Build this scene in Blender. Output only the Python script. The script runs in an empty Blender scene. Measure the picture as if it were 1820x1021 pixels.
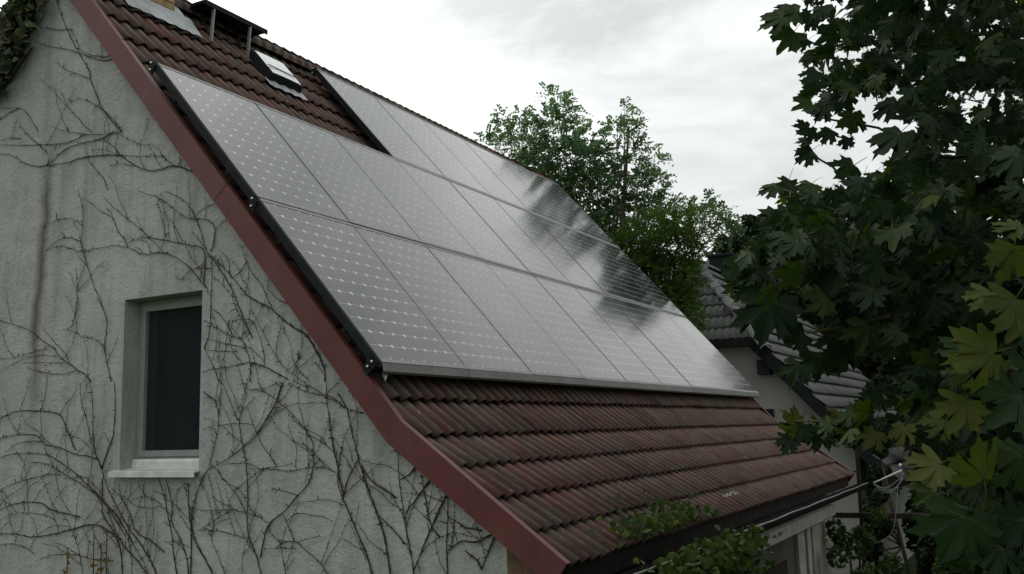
import bpy, math, random
import numpy as np
from mathutils import Vector, Matrix
random.seed(7); rng = np.random.default_rng(11)
SC = bpy.context.scene; COL = SC.collection
R = math.radians

# ------------------------------------------------------------------ camera
G = 5.0                                            # ground lies 5 m under the house frame's origin
WM = np.array([[0.876551, -0.094674, -0.471905], [0.480562, 0.117582, 0.869042], [-0.026788, -0.98854, 0.148564]])
CAM = np.array([4.681009, -4.929142, -1.650952 + G])
FPX = 1690.43
cd = bpy.data.cameras.new('camera'); cam = bpy.data.objects.new('camera', cd); COL.objects.link(cam)
m = Matrix.Identity(4)
for r in range(3):
    m[r][0] = WM[r, 0]; m[r][1] = -WM[r, 1]; m[r][2] = -WM[r, 2]; m[r][3] = CAM[r]
cam.matrix_world = m
cd.sensor_width = 36.0; cd.lens = FPX * 36 / 1820; cd.clip_end = 3000; cd.clip_start = 0.05
SC.camera = cam

# ------------------------------------------------------------------ sky, sun, exposure
SUN_EL, SUN_AZ = 40.0, -60.0                       # azimuth measured from +Y towards +X
SUN_DIR = Vector((math.sin(R(SUN_AZ)) * math.cos(R(SUN_EL)), math.cos(R(SUN_AZ)) * math.cos(R(SUN_EL)), math.sin(R(SUN_EL))))
wd = bpy.data.worlds.new('World'); SC.world = wd; wd.use_nodes = True
nt = wd.node_tree; nt.nodes.clear()
def wn(t, **k):
    n = nt.nodes.new(t)
    for a, b in k.items(): setattr(n, a, b)
    return n
def math_node(tree, op, a, b=None):
    n = tree.nodes.new('ShaderNodeMath'); n.operation = op
    for i, v in enumerate((a, b)):
        if v is None: continue
        if isinstance(v, (int, float)): n.inputs[i].default_value = v
        else: tree.links.new(v, n.inputs[i])
    return n.outputs[0]
sky = wn('ShaderNodeTexSky', sky_type='NISHITA', sun_disc=False, sun_elevation=R(SUN_EL), sun_rotation=R(SUN_AZ), air_density=1.5, dust_density=3.0)
tc = wn('ShaderNodeTexCoord')
mp = wn('ShaderNodeMapping'); mp.inputs['Scale'].default_value = (1.0, 1.0, 2.4); mp.inputs['Location'].default_value = (0.3, 0.1, 0.45)
nt.links.new(tc.outputs['Generated'], mp.inputs['Vector'])
n1 = wn('ShaderNodeTexNoise'); n1.inputs['Scale'].default_value = 2.3; n1.inputs['Detail'].default_value = 7; n1.inputs['Roughness'].default_value = 0.58; n1.inputs['Distortion'].default_value = 0.8
nt.links.new(mp.outputs[0], n1.inputs['Vector'])
cr = wn('ShaderNodeValToRGB')
cr.color_ramp.elements[0].position = 0.39; cr.color_ramp.elements[0].color = (0.53, 0.56, 0.55, 1)
cr.color_ramp.elements[1].position = 0.59; cr.color_ramp.elements[1].color = (0.95, 0.975, 0.955, 1)
nt.links.new(n1.outputs['Fac'], cr.inputs[0])
dt = wn('ShaderNodeVectorMath', operation='DOT_PRODUCT'); dt.inputs[1].default_value = SUN_DIR
nrm = wn('ShaderNodeVectorMath', operation='NORMALIZE'); nt.links.new(tc.outputs['Generated'], nrm.inputs[0]); nt.links.new(nrm.outputs[0], dt.inputs[0])
glow = math_node(nt, 'POWER', math_node(nt, 'MAXIMUM', dt.outputs['Value'], 0.0), 4.0)
mulv = math_node(nt, 'MULTIPLY_ADD', glow, 0.78); nt.nodes[-1].inputs[2].default_value = 0.62
cl = wn('ShaderNodeVectorMath', operation='SCALE'); nt.links.new(cr.outputs[0], cl.inputs[0]); nt.links.new(mulv, cl.inputs['Scale'])
sk = wn('ShaderNodeVectorMath', operation='SCALE'); nt.links.new(sky.outputs[0], sk.inputs[0]); sk.inputs['Scale'].default_value = 0.10
mx = wn('ShaderNodeMix', data_type='RGBA'); mx.inputs['Factor'].default_value = 0.93
nt.links.new(sk.outputs[0], mx.inputs['A']); nt.links.new(cl.outputs[0], mx.inputs['B'])
bg = wn('ShaderNodeBackground'); bg.inputs['Strength'].default_value = 1.0
nt.links.new(mx.outputs['Result'], bg.inputs['Color'])
wo = wn('ShaderNodeOutputWorld'); nt.links.new(bg.outputs[0], wo.inputs[0])
sl = bpy.data.lights.new('sun', 'SUN'); sl.energy = 0.6; sl.angle = R(150); sl.color = (1, 0.97, 0.92)
so = bpy.data.objects.new('sun', sl); COL.objects.link(so)
so.rotation_euler = SUN_DIR.to_track_quat('Z', 'Y').to_euler()
SC.view_settings.view_transform = 'Standard'; SC.view_settings.look = 'None'
SC.view_settings.exposure = 0.48; SC.view_settings.gamma = 1.0
SC.cycles.max_bounces = 8; SC.cycles.diffuse_bounces = 4; SC.cycles.glossy_bounces = 3; SC.cycles.transmission_bounces = 4; SC.cycles.transparent_max_bounces = 8
SC.cycles.use_denoising = True
SC.cycles.caustics_reflective = False; SC.cycles.caustics_refractive = False

# ------------------------------------------------------------------ helpers
def ray(px, py):
    return WM @ np.array([(px - 910) / FPX, (py - 510.5) / FPX, 1.0])
def on_y(px, py, y):                               # the point on the vertical plane y = const that a pixel looks at
    d = ray(px, py); return CAM + d * ((y - CAM[1]) / d[1])
def on_x(px, py, x):
    d = ray(px, py); return CAM + d * ((x - CAM[0]) / d[0])
def at_depth(px, py, D):
    return CAM + ray(px, py) * D
class MB:
    def __init__(s): s.v = []; s.f = []; s.sm = []
    def add(s, vs, fs, smooth=False):
        o = len(s.v); s.v.extend([tuple(map(float, q)) for q in vs])
        for q in fs: s.f.append(tuple(o + i for i in q)); s.sm.append(smooth)
    def box(s, lo, hi):
        x0, y0, z0 = lo; x1, y1, z1 = hi
        s.add([(x0,y0,z0),(x1,y0,z0),(x1,y1,z0),(x0,y1,z0),(x0,y0,z1),(x1,y0,z1),(x1,y1,z1),(x0,y1,z1)],
              [(0,3,2,1),(4,5,6,7),(0,1,5,4),(1,2,6,5),(2,3,7,6),(3,0,4,7)])
    def prism(s, poly, vec):                       # extrude a planar polygon along vec
        n = len(poly); a = [np.array(q, float) for q in poly]; b = [q + np.array(vec, float) for q in a]
        s.add(a + b, [tuple(range(n))[::-1], tuple(range(n, 2*n))] + [(i, (i+1) % n, n + (i+1) % n, n + i) for i in range(n)])
    def bar(s, a, b, w, h, up=(0,0,1)):
        a = Vector(a); b = Vector(b); t = (b - a).normalized(); sd = t.cross(Vector(up))
        if sd.length < 1e-4: sd = t.cross(Vector((1,0,0)))
        sd.normalize(); u = sd.cross(t)
        q = [sd*(-w/2) + u*(-h/2), sd*(w/2) + u*(-h/2), sd*(w/2) + u*(h/2), sd*(-w/2) + u*(h/2)]
        s.add([a + c for c in q] + [b + c for c in q], [(0,1,2,3),(7,6,5,4),(0,4,5,1),(1,5,6,2),(2,6,7,3),(3,7,4,0)])
    def tube(s, pts, rad, n=6, cap=True):
        pts = [Vector(q) for q in pts]; N = len(pts)
        if not hasattr(rad, '__len__'): rad = [rad] * N
        vs = []; prev = None
        for i, q in enumerate(pts):
            t = (pts[min(i+1, N-1)] - pts[max(i-1, 0)])
            if t.length < 1e-9: t = Vector((0,0,1))
            t.normalize()
            sd = (t.cross(Vector((0,0,1))) if prev is None else (prev - t * prev.dot(t)))
            if sd.length < 1e-3: sd = t.cross(Vector((1,0.2,0)))
            sd.normalize(); prev = sd; u = t.cross(sd)
            for k in range(n):
                a = 2*math.pi*k/n; vs.append(q + (sd*math.cos(a) + u*math.sin(a)) * rad[i])
        fs = []
        for i in range(N-1):
            for k in range(n):
                k2 = (k+1) % n; fs.append((i*n+k, i*n+k2, (i+1)*n+k2, (i+1)*n+k))
        if cap: fs += [tuple(range(n))[::-1], tuple(range((N-1)*n, N*n))]
        s.add(vs, fs, True)
    def sphere(s, c, r, nu=8, nv=6, sq=(1,1,1)):
        vs = []; fs = []
        for j in range(nv+1):
            th = math.pi*j/nv
            for i in range(nu):
                ph = 2*math.pi*i/nu
                vs.append((c[0]+r*sq[0]*math.sin(th)*math.cos(ph), c[1]+r*sq[1]*math.sin(th)*math.sin(ph), c[2]+r*sq[2]*math.cos(th)))
        for j in range(nv):
            for i in range(nu):
                fs.append((j*nu+i, (j+1)*nu+i, (j+1)*nu+(i+1)%nu, j*nu+(i+1)%nu))
        s.add(vs, fs, True)
    def mesh(s, name, mat):
        me = bpy.data.meshes.new(name); me.from_pydata(s.v, [], s.f); me.materials.append(mat)
        me.polygons.foreach_set('use_smooth', s.sm); me.update(); return me
    def build(s, name, mat, parent=None):
        return link(bpy.data.objects.new(name, s.mesh(name, mat)), parent)
def link(o, parent=None):
    COL.objects.link(o)
    if parent is not None:
        o.parent = parent; o.matrix_parent_inverse = ABS[parent.name].inverted()
    ABS[o.name] = Matrix.Identity(4)
    return o
ABS = {}
def empty(name, loc, mat=None):
    o = bpy.data.objects.new(name, None); COL.objects.link(o); o.empty_display_size = 0.2
    M = Matrix.Translation(loc) if mat is None else mat
    o.matrix_world = M; ABS[o.name] = M.copy(); return o
def tag(o, label=None, cat=None, group=None, kind=None):
    for k, v in (('label', label), ('category', cat), ('group', group), ('kind', kind)):
        if v: o[k] = v
    return o
def frame_matrix(o, ex, ey, ez):
    M = Matrix.Identity(4)
    for r in range(3): M[r][0], M[r][1], M[r][2], M[r][3] = ex[r], ey[r], ez[r], o[r]
    return M
def child_at(name, me, parent, M):                 # an instance of shared mesh data, placed by a world matrix
    o = bpy.data.objects.new(name, me); COL.objects.link(o); o.parent = parent
    o.matrix_parent_inverse = ABS[parent.name].inverted(); o.matrix_basis = M; ABS[o.name] = M.copy(); return o

# ------------------------------------------------------------------ materials
def new_mat(name):
    mt = bpy.data.materials.new(name); mt.use_nodes = True
    t = mt.node_tree; b = t.nodes['Principled BSDF']; return mt, t, b
def noise(t, vec, scale, detail=4, rough=0.55, dist=0.0):
    n = t.nodes.new('ShaderNodeTexNoise'); n.inputs['Scale'].default_value = scale; n.inputs['Detail'].default_value = detail
    n.inputs['Roughness'].default_value = rough; n.inputs['Distortion'].default_value = dist
    if vec is not None: t.links.new(vec, n.inputs['Vector'])
    return n.outputs['Fac']
def coords(t, which='Object', scale=(1,1,1), loc=(0,0,0)):
    c = t.nodes.new('ShaderNodeTexCoord') if which != 'World' else t.nodes.new('ShaderNodeNewGeometry')
    mpn = t.nodes.new('ShaderNodeMapping'); mpn.inputs['Scale'].default_value = scale; mpn.inputs['Location'].default_value = loc
    t.links.new(c.outputs['Position' if which == 'World' else which], mpn.inputs['Vector']); return mpn.outputs[0]
def ramp(t, fac, stops):
    n = t.nodes.new('ShaderNodeValToRGB'); e = n.color_ramp.elements
    while len(e) < len(stops): e.new(0.5)
    for i, (p, c) in enumerate(stops): e[i].position = p; e[i].color = (*c, 1) if len(c) == 3 else c
    t.links.new(fac, n.inputs[0]); return n.outputs[0]
def mix(t, fac, a, b, mode='MIX'):
    n = t.nodes.new('ShaderNodeMix'); n.data_type = 'RGBA'; n.blend_type = mode
    for s, v in (('Factor', fac), ('A', a), ('B', b)):
        if isinstance(v, (int, float)): n.inputs[s].default_value = v
        elif isinstance(v, tuple): n.inputs[s].default_value = (*v, 1)
        else: t.links.new(v, n.inputs[s])
    return n.outputs['Result']
def bump(t, b, h, strength, dist=0.01):
    n = t.nodes.new('ShaderNodeBump'); n.inputs['Strength'].default_value = strength; n.inputs['Distance'].default_value = dist
    t.links.new(h, n.inputs['Height']); t.links.new(n.outputs[0], b.inputs['Normal'])
def simple(name, col, rough=0.6, metal=0.0, spec=0.5, var=0.25, scale=14, bmp=0.0):
    mt, t, b = new_mat(name)
    f = noise(t, coords(t, 'World'), scale, 5)
    lo = tuple(c*(1-var) for c in col); hi = tuple(min(1, c*(1+var)) for c in col)
    t.links.new(ramp(t, f, [(0.3, lo), (0.7, hi)]), b.inputs['Base Color'])
    b.inputs['Roughness'].default_value = rough; b.inputs['Metallic'].default_value = metal; b.inputs['Specular IOR Level'].default_value = spec
    if bmp: bump(t, b, noise(t, coords(t, 'World'), scale*4, 4), bmp, 0.004)
    return mt
M = {}
def mk_stucco():
    mt, t, b = new_mat('stucco'); w = coords(t, 'World')
    big = noise(t, w, 0.9, 5); streak = noise(t, coords(t, 'World', (3.1, 3.1, 0.42)), 1.6, 8, 0.68, 0.6)
    fine = noise(t, w, 38, 5, 0.65); mid = noise(t, w, 7, 5, 0.6)
    c = ramp(t, big, [(0.3, (0.50, 0.515, 0.485)), (0.7, (0.67, 0.685, 0.65))])
    c = mix(t, mix_f(t, streak, 0.46, 0.72, 0.62), c, (0.30, 0.30, 0.285))
    c = mix(t, mix_f(t, mid, 0.48, 0.75, 0.5), c, (0.36, 0.37, 0.35))
    c = mix(t, mix_f(t, fine, 0.56, 0.78, 0.30), c, (0.25, 0.255, 0.24))
    # the rusty run-off stain that a pipe left on the left part of the wall
    sx = t.nodes.new('ShaderNodeSeparateXYZ'); t.links.new(w, sx.inputs[0])
    wob = math_node(t, 'MULTIPLY', noise(t, coords(t, 'World', (0.3, 0.3, 1.3)), 1.5, 3), 0.25)
    zz = math_node(t, 'ADD', math_node(t, 'MULTIPLY', sx.outputs['Z'], 0.045), -2.56 - 0.045 * 3.75 - 0.125)
    dx = math_node(t, 'ABSOLUTE', math_node(t, 'SUBTRACT', sx.outputs['X'], math_node(t, 'ADD', math_node(t, 'MULTIPLY', zz, 1.0), wob)))
    near = math_node(t, 'SUBTRACT', 1.0, math_node(t, 'MINIMUM', math_node(t, 'DIVIDE', dx, 0.085), 1.0))
    zr = t.nodes.new('ShaderNodeMapRange'); zr.inputs[1].default_value = 3.3; zr.inputs[2].default_value = 4.3; t.links.new(sx.outputs['Z'], zr.inputs[0])
    zr2 = t.nodes.new('ShaderNodeMapRange'); zr2.inputs[1].default_value = 5.9; zr2.inputs[2].default_value = 5.4; t.links.new(sx.outputs['Z'], zr2.inputs[0])
    sf = math_node(t, 'MULTIPLY', math_node(t, 'MULTIPLY', near, zr.outputs[0]), math_node(t, 'MULTIPLY', zr2.outputs[0], 0.85))
    c = mix(t, sf, c, (0.13, 0.095, 0.085))
    t.links.new(c, b.inputs['Base Color']); b.inputs['Roughness'].default_value = 0.95; b.inputs['Specular IOR Level'].default_value = 0.15
    hgt = math_node(t, 'ADD', math_node(t, 'MULTIPLY', noise(t, w, 30, 7, 0.75), 0.8), math_node(t, 'MULTIPLY', noise(t, w, 5, 3), 0.9))
    bump(t, b, hgt, 1.0, 0.034)
    return mt
def mix_f(t, f, lo, hi, amt):
    n = t.nodes.new('ShaderNodeMapRange'); n.inputs[1].default_value = lo; n.inputs[2].default_value = hi; n.inputs[4].default_value = amt
    t.links.new(f, n.inputs[0]); return n.outputs[0]
def mk_tile(name, red, brown, lichen, dark, along=(1,1,1), crest=None):
    mt, t, b = new_mat(name); w = coords(t, 'World')
    oi = t.nodes.new('ShaderNodeObjectInfo'); isl = t.nodes.new('ShaderNodeNewGeometry')
    rnd = math_node(t, 'FRACT', math_node(t, 'ADD', oi.outputs['Random'], isl.outputs['Random Per Island']))
    stre = noise(t, coords(t, 'World', along), 1.0, 5, 0.62)
    c = ramp(t, rnd, [(0.0, dark), (0.3, brown), (0.62, brown), (0.85, red), (1.0, red)])
    c2 = ramp(t, stre, [(0.34, dark), (0.5, brown), (0.66, red)])
    c = mix(t, 0.5, c, c2)
    c = mix(t, mix_f(t, noise(t, w, 3.2, 6, 0.65), 0.46, 0.66, 0.75), c, lichen)
    c = mix(t, mix_f(t, noise(t, w, 60, 4, 0.7), 0.55, 0.75, 0.45), c, dark)
    c = mix(t, mix_f(t, noise(t, w, 21, 2, 0.4), 0.73, 0.76, 0.7), c, (0.42, 0.41, 0.34))
    t.links.new(c, b.inputs['Base Color']); b.inputs['Roughness'].default_value = 0.95; b.inputs['Specular IOR Level'].default_value = 0.08
    if crest:                                      # paler tan along the crests, darker along the hollows
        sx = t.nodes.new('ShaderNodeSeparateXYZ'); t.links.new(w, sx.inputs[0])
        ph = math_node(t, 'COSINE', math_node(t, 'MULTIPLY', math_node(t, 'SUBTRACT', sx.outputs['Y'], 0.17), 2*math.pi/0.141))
        crest_mask = math_node(t, 'MULTIPLY', mix_f(t, ph, 0.35, 1.0, 0.8), mix_f(t, noise(t, w, 4.5, 5, 0.7), 0.35, 0.6, 1.0))
        c = mix(t, crest_mask, c, crest); c = mix(t, mix_f(t, ph, 0.1, -0.9, 0.7), c, dark); t.links.new(c, b.inputs['Base Color'])
    bump(t, b, noise(t, w, 85, 5, 0.7), 0.5, 0.006)
    return mt
M['stucco'] = mk_stucco()
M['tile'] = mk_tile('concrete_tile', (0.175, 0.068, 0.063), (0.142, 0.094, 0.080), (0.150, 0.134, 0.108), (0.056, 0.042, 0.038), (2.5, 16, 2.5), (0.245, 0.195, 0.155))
M['slate_tile'] = mk_tile('grey_tile', (0.20, 0.207, 0.20), (0.18, 0.187, 0.183), (0.19, 0.19, 0.175), (0.11, 0.115, 0.115), (3, 14, 3))
def mk_red():
    mt, t, b = new_mat('red_painted_metal'); w = coords(t, 'World')
    f = noise(t, w, 2.2, 6, 0.6); c = ramp(t, f, [(0.3, (0.115, 0.030, 0.028)), (0.7, (0.155, 0.046, 0.042))])
    c = mix(t, mix_f(t, noise(t, w, 1.1, 4), 0.5, 0.75, 0.5), c, (0.115, 0.062, 0.056))
    c = mix(t, mix_f(t, noise(t, coords(t, 'World', (9, 9, 1.2)), 1.5, 6, 0.65), 0.5, 0.72, 0.55), c, (0.075, 0.030, 0.028))
    c = mix(t, mix_f(t, noise(t, w, 30, 3), 0.66, 0.78, 0.6), c, (0.085, 0.045, 0.038)); c = mix(t, mix_f(t, noise(t, w, 55, 2), 0.74, 0.78, 0.6), c, (0.24, 0.16, 0.14))
    t.links.new(c, b.inputs['Base Color']); b.inputs['Roughness'].default_value = 0.55; b.inputs['Specular IOR Level'].default_value = 0.35
    bump(t, b, noise(t, coords(t, 'World', (1, 1, 1)), 4, 3), 0.12, 0.01); return mt
M['red'] = mk_red()
def mk_cell(name, lo, hi, rough=0.1):
    mt, t, b = new_mat(name); w = coords(t, 'World'); oi = t.nodes.new('ShaderNodeObjectInfo')
    c = ramp(t, oi.outputs['Random'], [(0, lo), (1, hi)])
    c = mix(t, mix_f(t, noise(t, w, 1.3, 4), 0.45, 0.7, 0.25), c, tuple(min(1, x*1.7 + .004) for x in hi))
    t.links.new(c, b.inputs['Base Color']); b.inputs['IOR'].default_value = 1.5
    t.links.new(mix_f(t, noise(t, w, 2.5, 4), 0.3, 0.7, 1.0), b.inputs['Roughness'])
    mr = t.nodes[-1] if False else b.inputs['Roughness'].links[0].from_node
    mr.inputs[3].default_value = rough*0.85; mr.inputs[4].default_value = rough*1.25
    return mt
M['cell'] = mk_cell('solar_cell_under_glass', (0.014, 0.017, 0.022), (0.022, 0.025, 0.031), 0.125)
M['backsheet'] = mk_cell('backsheet_under_glass', (0.62, 0.65, 0.65), (0.74, 0.76, 0.76), 0.125)
M['frame'] = simple('anodised_frame', (0.21, 0.215, 0.21), 0.5, 0.15, 0.5, 0.15, 6)
M['trim'] = simple('grey_trim', (0.24, 0.245, 0.235), 0.55, 0.0, 0.4, 0.15, 6)
M['black_metal'] = simple('black_metal', (0.016, 0.019, 0.020), 0.75, 0.0, 0.15, 0.3, 8)
M['bolt'] = simple('zinc_bolt', (0.6, 0.62, 0.62), 0.35, 0.7)
M['deck'] = simple('roof_underlay', (0.02, 0.017, 0.015), 0.9)
M['white_pvc'] = simple('white_plastic', (0.30, 0.31, 0.295), 0.45, 0, 0.3, 0.15, 6)
M['sill'] = simple('white_sill', (0.66, 0.67, 0.645), 0.45, 0, 0.4, 0.18, 9)
M['zinc'] = simple('zinc_sheet', (0.34, 0.36, 0.36), 0.5, 0.35, 0.5, 0.25, 5, 0.1)
M['lead'] = simple('lead_flashing', (0.36, 0.38, 0.39), 0.6, 0.2, 0.4, 0.25, 6, 0.2)
M['dark_zinc'] = simple('weathered_gutter', (0.016, 0.016, 0.015), 0.8, 0.0, 0.08, 0.4, 8)
M['gutter_rim'] = simple('gutter_rim_highlight', (0.20, 0.20, 0.185), 0.45, 0.3, 0.5, 0.4, 7)  # the rim's highlight is put into a paler colour than the gutter
M['brick'] = simple('yellow_brick', (0.42, 0.30, 0.15), 0.9, 0, 0.2, 0.3, 16, 0.5)
M['mortar'] = simple('mortar', (0.33, 0.29, 0.22), 0.95, 0, 0.1, 0.2, 30, 0.3)
M['brown_wood'] = simple('brown_wood', (0.16, 0.10, 0.065), 0.8, 0, 0.2, 0.35, 9, 0.4)
M['dark_brown'] = simple('dark_brown_board', (0.034, 0.023, 0.020), 0.8, 0, 0.2, 0.3, 9)
M['pale_board'] = simple('pale_painted_board', (0.42, 0.41, 0.37), 0.7, 0, 0.3, 0.2, 6, 0.1)
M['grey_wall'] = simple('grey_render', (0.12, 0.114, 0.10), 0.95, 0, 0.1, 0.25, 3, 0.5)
M['neighbour_wall'] = simple('pale_render', (0.34, 0.345, 0.32), 0.95, 0, 0.1, 0.10, 2, 0.4)
M['skylight_glass'] = simple('cloudy_glass', (0.62, 0.66, 0.66), 0.18, 0, 0.5, 0.08, 5)
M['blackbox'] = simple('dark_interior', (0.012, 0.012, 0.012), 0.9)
M['curtain'] = simple('dim_curtain', (0.34, 0.46, 0.46), 0.9, 0, 0.1, 0.2, 5)
M['stem'] = simple('creeper_bark', (0.060, 0.052, 0.047), 0.9, 0, 0.1, 0.35, 25, 0.3)
M['bark'] = simple('tree_bark', (0.07, 0.058, 0.042), 0.9, 0, 0.1, 0.35, 12, 0.6)
M['twig'] = simple('green_twig', (0.11, 0.10, 0.045), 0.7, 0, 0.2, 0.3, 20)
M['grass'] = simple('lawn', (0.045, 0.065, 0.022), 0.95, 0, 0.1, 0.5, 1.2, 0.6)
M['white_paint'] = simple('white_paint', (0.78, 0.79, 0.76), 0.5, 0, 0.4, 0.08, 6)
M['wire'] = simple('pale_wire', (0.34, 0.36, 0.33), 0.6)
M['terracotta'] = simple('terracotta', (0.24, 0.095, 0.045), 0.85, 0, 0.2, 0.2, 8)
M['moss'] = simple('lichen_spot', (0.5, 0.49, 0.42), 0.9)
def mk_glass():
    mt, t, b = new_mat('window_glass'); t.nodes.remove(b)
    gl = t.nodes.new('ShaderNodeBsdfGlossy'); gl.inputs['Roughness'].default_value = 0.03; gl.inputs['Color'].default_value = (0.8, 0.85, 0.85, 1)
    tr = t.nodes.new('ShaderNodeBsdfTransparent'); tr.inputs['Color'].default_value = (0.55, 0.62, 0.62, 1)
    fr = t.nodes.new('ShaderNodeFresnel'); fr.inputs['IOR'].default_value = 1.5
    ms = t.nodes.new('ShaderNodeMixShader'); t.links.new(fr.outputs[0], ms.inputs[0]); t.links.new(tr.outputs[0], ms.inputs[1]); t.links.new(gl.outputs[0], ms.inputs[2])
    df = t.nodes.new('ShaderNodeBsdfDiffuse')      # teal tint brightens the pane in place of light on the curtain
    t.links.new(ramp(t, noise(t, coords(t, 'World', (2, 2, 0.8)), 1.4, 4), [(0.3, (0.13, 0.18, 0.18)), (0.7, (0.19, 0.255, 0.255))]), df.inputs['Color'])
    m2 = t.nodes.new('ShaderNodeMixShader'); m2.inputs[0].default_value = 0.10
    t.links.new(ms.outputs[0], m2.inputs[1]); t.links.new(df.outputs[0], m2.inputs[2])
    t.links.new(m2.outputs[0], t.nodes['Material Output'].inputs[0]); return mt
M['glass'] = mk_glass()
def mk_leaf(name, stops, transl=0.3, tcol=None, rough=0.55):
    mt, t, b = new_mat(name); g = t.nodes.new('ShaderNodeNewGeometry'); oi = t.nodes.new('ShaderNodeObjectInfo')
    rnd = math_node(t, 'FRACT', math_node(t, 'ADD', g.outputs['Random Per Island'], oi.outputs['Random']))
    c = ramp(t, rnd, stops)
    c = mix(t, mix_f(t, noise(t, coords(t, 'World'), 9, 4), 0.4, 0.7, 0.45), c, tuple(x*0.6 for x in stops[0][1]))
    t.links.new(c, b.inputs['Base Color']); b.inputs['Roughness'].default_value = rough; b.inputs['Specular IOR Level'].default_value = 0.15
    tl = t.nodes.new('ShaderNodeBsdfTranslucent')
    hs = t.nodes.new('ShaderNodeHueSaturation'); hs.inputs['Saturation'].default_value = 1.25; hs.inputs['Value'].default_value = 1.6; t.links.new(c, hs.inputs['Color'])
    t.links.new(hs.outputs[0], tl.inputs['Color'])
    ms = t.nodes.new('ShaderNodeMixShader'); ms.inputs[0].default_value = transl
    t.links.new(b.outputs[0], ms.inputs[1]); t.links.new(tl.outputs[0], ms.inputs[2])
    t.links.new(ms.outputs[0], t.nodes['Material Output'].inputs[0]); return mt
M['maple'] = mk_leaf('maple_leaf', [(0, (0.018, 0.036, 0.018)), (0.6, (0.025, 0.052, 0.018)), (1, (0.046, 0.076, 0.017))], 0.22)
M['maple_lit'] = mk_leaf('lit_maple_leaf', [(0, (0.050, 0.078, 0.022)), (1, (0.098, 0.110, 0.020))], 0.28)  # yellower leaf copy, with the sky light it catches painted into the colour
M['robinia'] = mk_leaf('robinia_leaflet', [(0, (0.065, 0.105, 0.065)), (0.7, (0.095, 0.145, 0.075)), (1, (0.125, 0.165, 0.060))], 0.72)
M['bushy'] = mk_leaf('bush_leaflet', [(0, (0.050, 0.090, 0.036)), (0.6, (0.075, 0.120, 0.040)), (1, (0.105, 0.140, 0.042))], 0.58)
M['ivy'] = mk_leaf('ivy_leaf', [(0, (0.030, 0.042, 0.026)), (0.8, (0.050, 0.070, 0.030)), (1, (0.11, 0.11, 0.03))], 0.2)
M['creeper'] = mk_leaf('creeper_leaf', [(0, (0.035, 0.062, 0.018)), (0.8, (0.060, 0.100, 0.022)), (1, (0.12, 0.14, 0.03))], 0.25)
M['conifer'] = mk_leaf('dark_foliage', [(0, (0.018, 0.030, 0.016)), (1, (0.036, 0.055, 0.022))], 0.15)
M['yellow'] = mk_leaf('yellow_shoot', [(0, (0.16, 0.13, 0.02)), (1, (0.22, 0.12, 0.04))], 0.3)

# ------------------------------------------------------------------ ground
g = MB(); g.add([(-600,-600,0),(600,-600,0),(600,600,0),(-600,600,0)], [(0,1,2,3)])
tag(g.build('ground', M['grass']), kind='structure')

# ------------------------------------------------------------------ the house
PITCH = R(49.0); KICK = R(36.2); D_T = 0.14
N = np.array([math.sin(PITCH), 0, math.cos(PITCH)]); V = np.array([math.cos(PITCH), 0, -math.sin(PITCH)])
NK = np.array([math.sin(KICK), 0, math.cos(KICK)]); VK = np.array([math.cos(KICK), 0, -math.sin(KICK)])
O3 = np.array([0, 0, G])                           # top near corner of the bottom panel row, on the glass plane
S_BEND, S_RIDGE, SK_EAVE = 1.982, -3.60, 1.375
Y0, Y1 = 0.03, 9.55
T0 = O3 - D_T * N
BEND = T0 + S_BEND * V
def on_roof(s, y, h=0.0):                          # s runs down the main slope from the tile plane's origin
    q = T0 + s * V + h * N; return np.array([q[0], y, q[2]])
def on_kick(s, y, h=0.0):
    q = BEND + s * VK + h * NK; return np.array([q[0], y, q[2]])
RIDGE = on_roof(S_RIDGE, 0)
XR, ZR = RIDGE[0], RIDGE[2]
LP = R(44)                                         # the far slope
VL = np.array([-math.cos(LP), 0, -math.sin(LP)]); NL = np.array([-math.sin(LP), 0, math.cos(LP)])
LEN_L = 5.6
house = empty('solar_house', (0, 4.8, 0))
tag(house, 'white stucco gable house with red tiled roof carrying the solar panels', 'house')
YW = 0.08
def roof_z(x):                                     # underside of the roof at x
    if x < XR: return ZR - (XR - x) * math.tan(LP) - 0.12
    zb = BEND[2] + 0.0
    if x < BEND[0]: return ZR - (x - XR) * math.tan(PITCH) - 0.13
    return zb - (x - BEND[0]) * math.tan(KICK) - 0.09
WX0, WX1, WZ0, WZ1 = -1.476, -0.641, -1.872 + G, -0.568 + G
XL, XE = -6.4, 1.91
w = MB()
def wall_poly(x0, x1, zlo, top=None):
    xs = [x0] + [x for x in (XR, BEND[0]) if x0 < x < x1] + [x1]
    lo = [(x0, YW, zlo), (x1, YW, zlo)]
    hi = [(x, YW, roof_z(x) if top is None else top) for x in reversed(xs)] if top is None else [(x1, YW, top), (x0, YW, top)]
    w.add(lo + hi, [tuple(range(len(lo + hi)))])
wall_poly(XL, WX0, 0); wall_poly(WX1, XE, 0); wall_poly(WX0, WX1, WZ1); wall_poly(WX0, WX1, 0, WZ0)
for a, b in (((WX0, WZ0), (WX0, WZ1)), ((WX0, WZ1), (WX1, WZ1)), ((WX1, WZ1), (WX1, WZ0)), ((WX1, WZ0), (WX0, WZ0))):
    w.add([(a[0], YW, a[1]), (b[0], YW, b[1]), (b[0], YW+0.30, b[1]), (a[0], YW+0.30, a[1])], [(0,1,2,3)])
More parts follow.
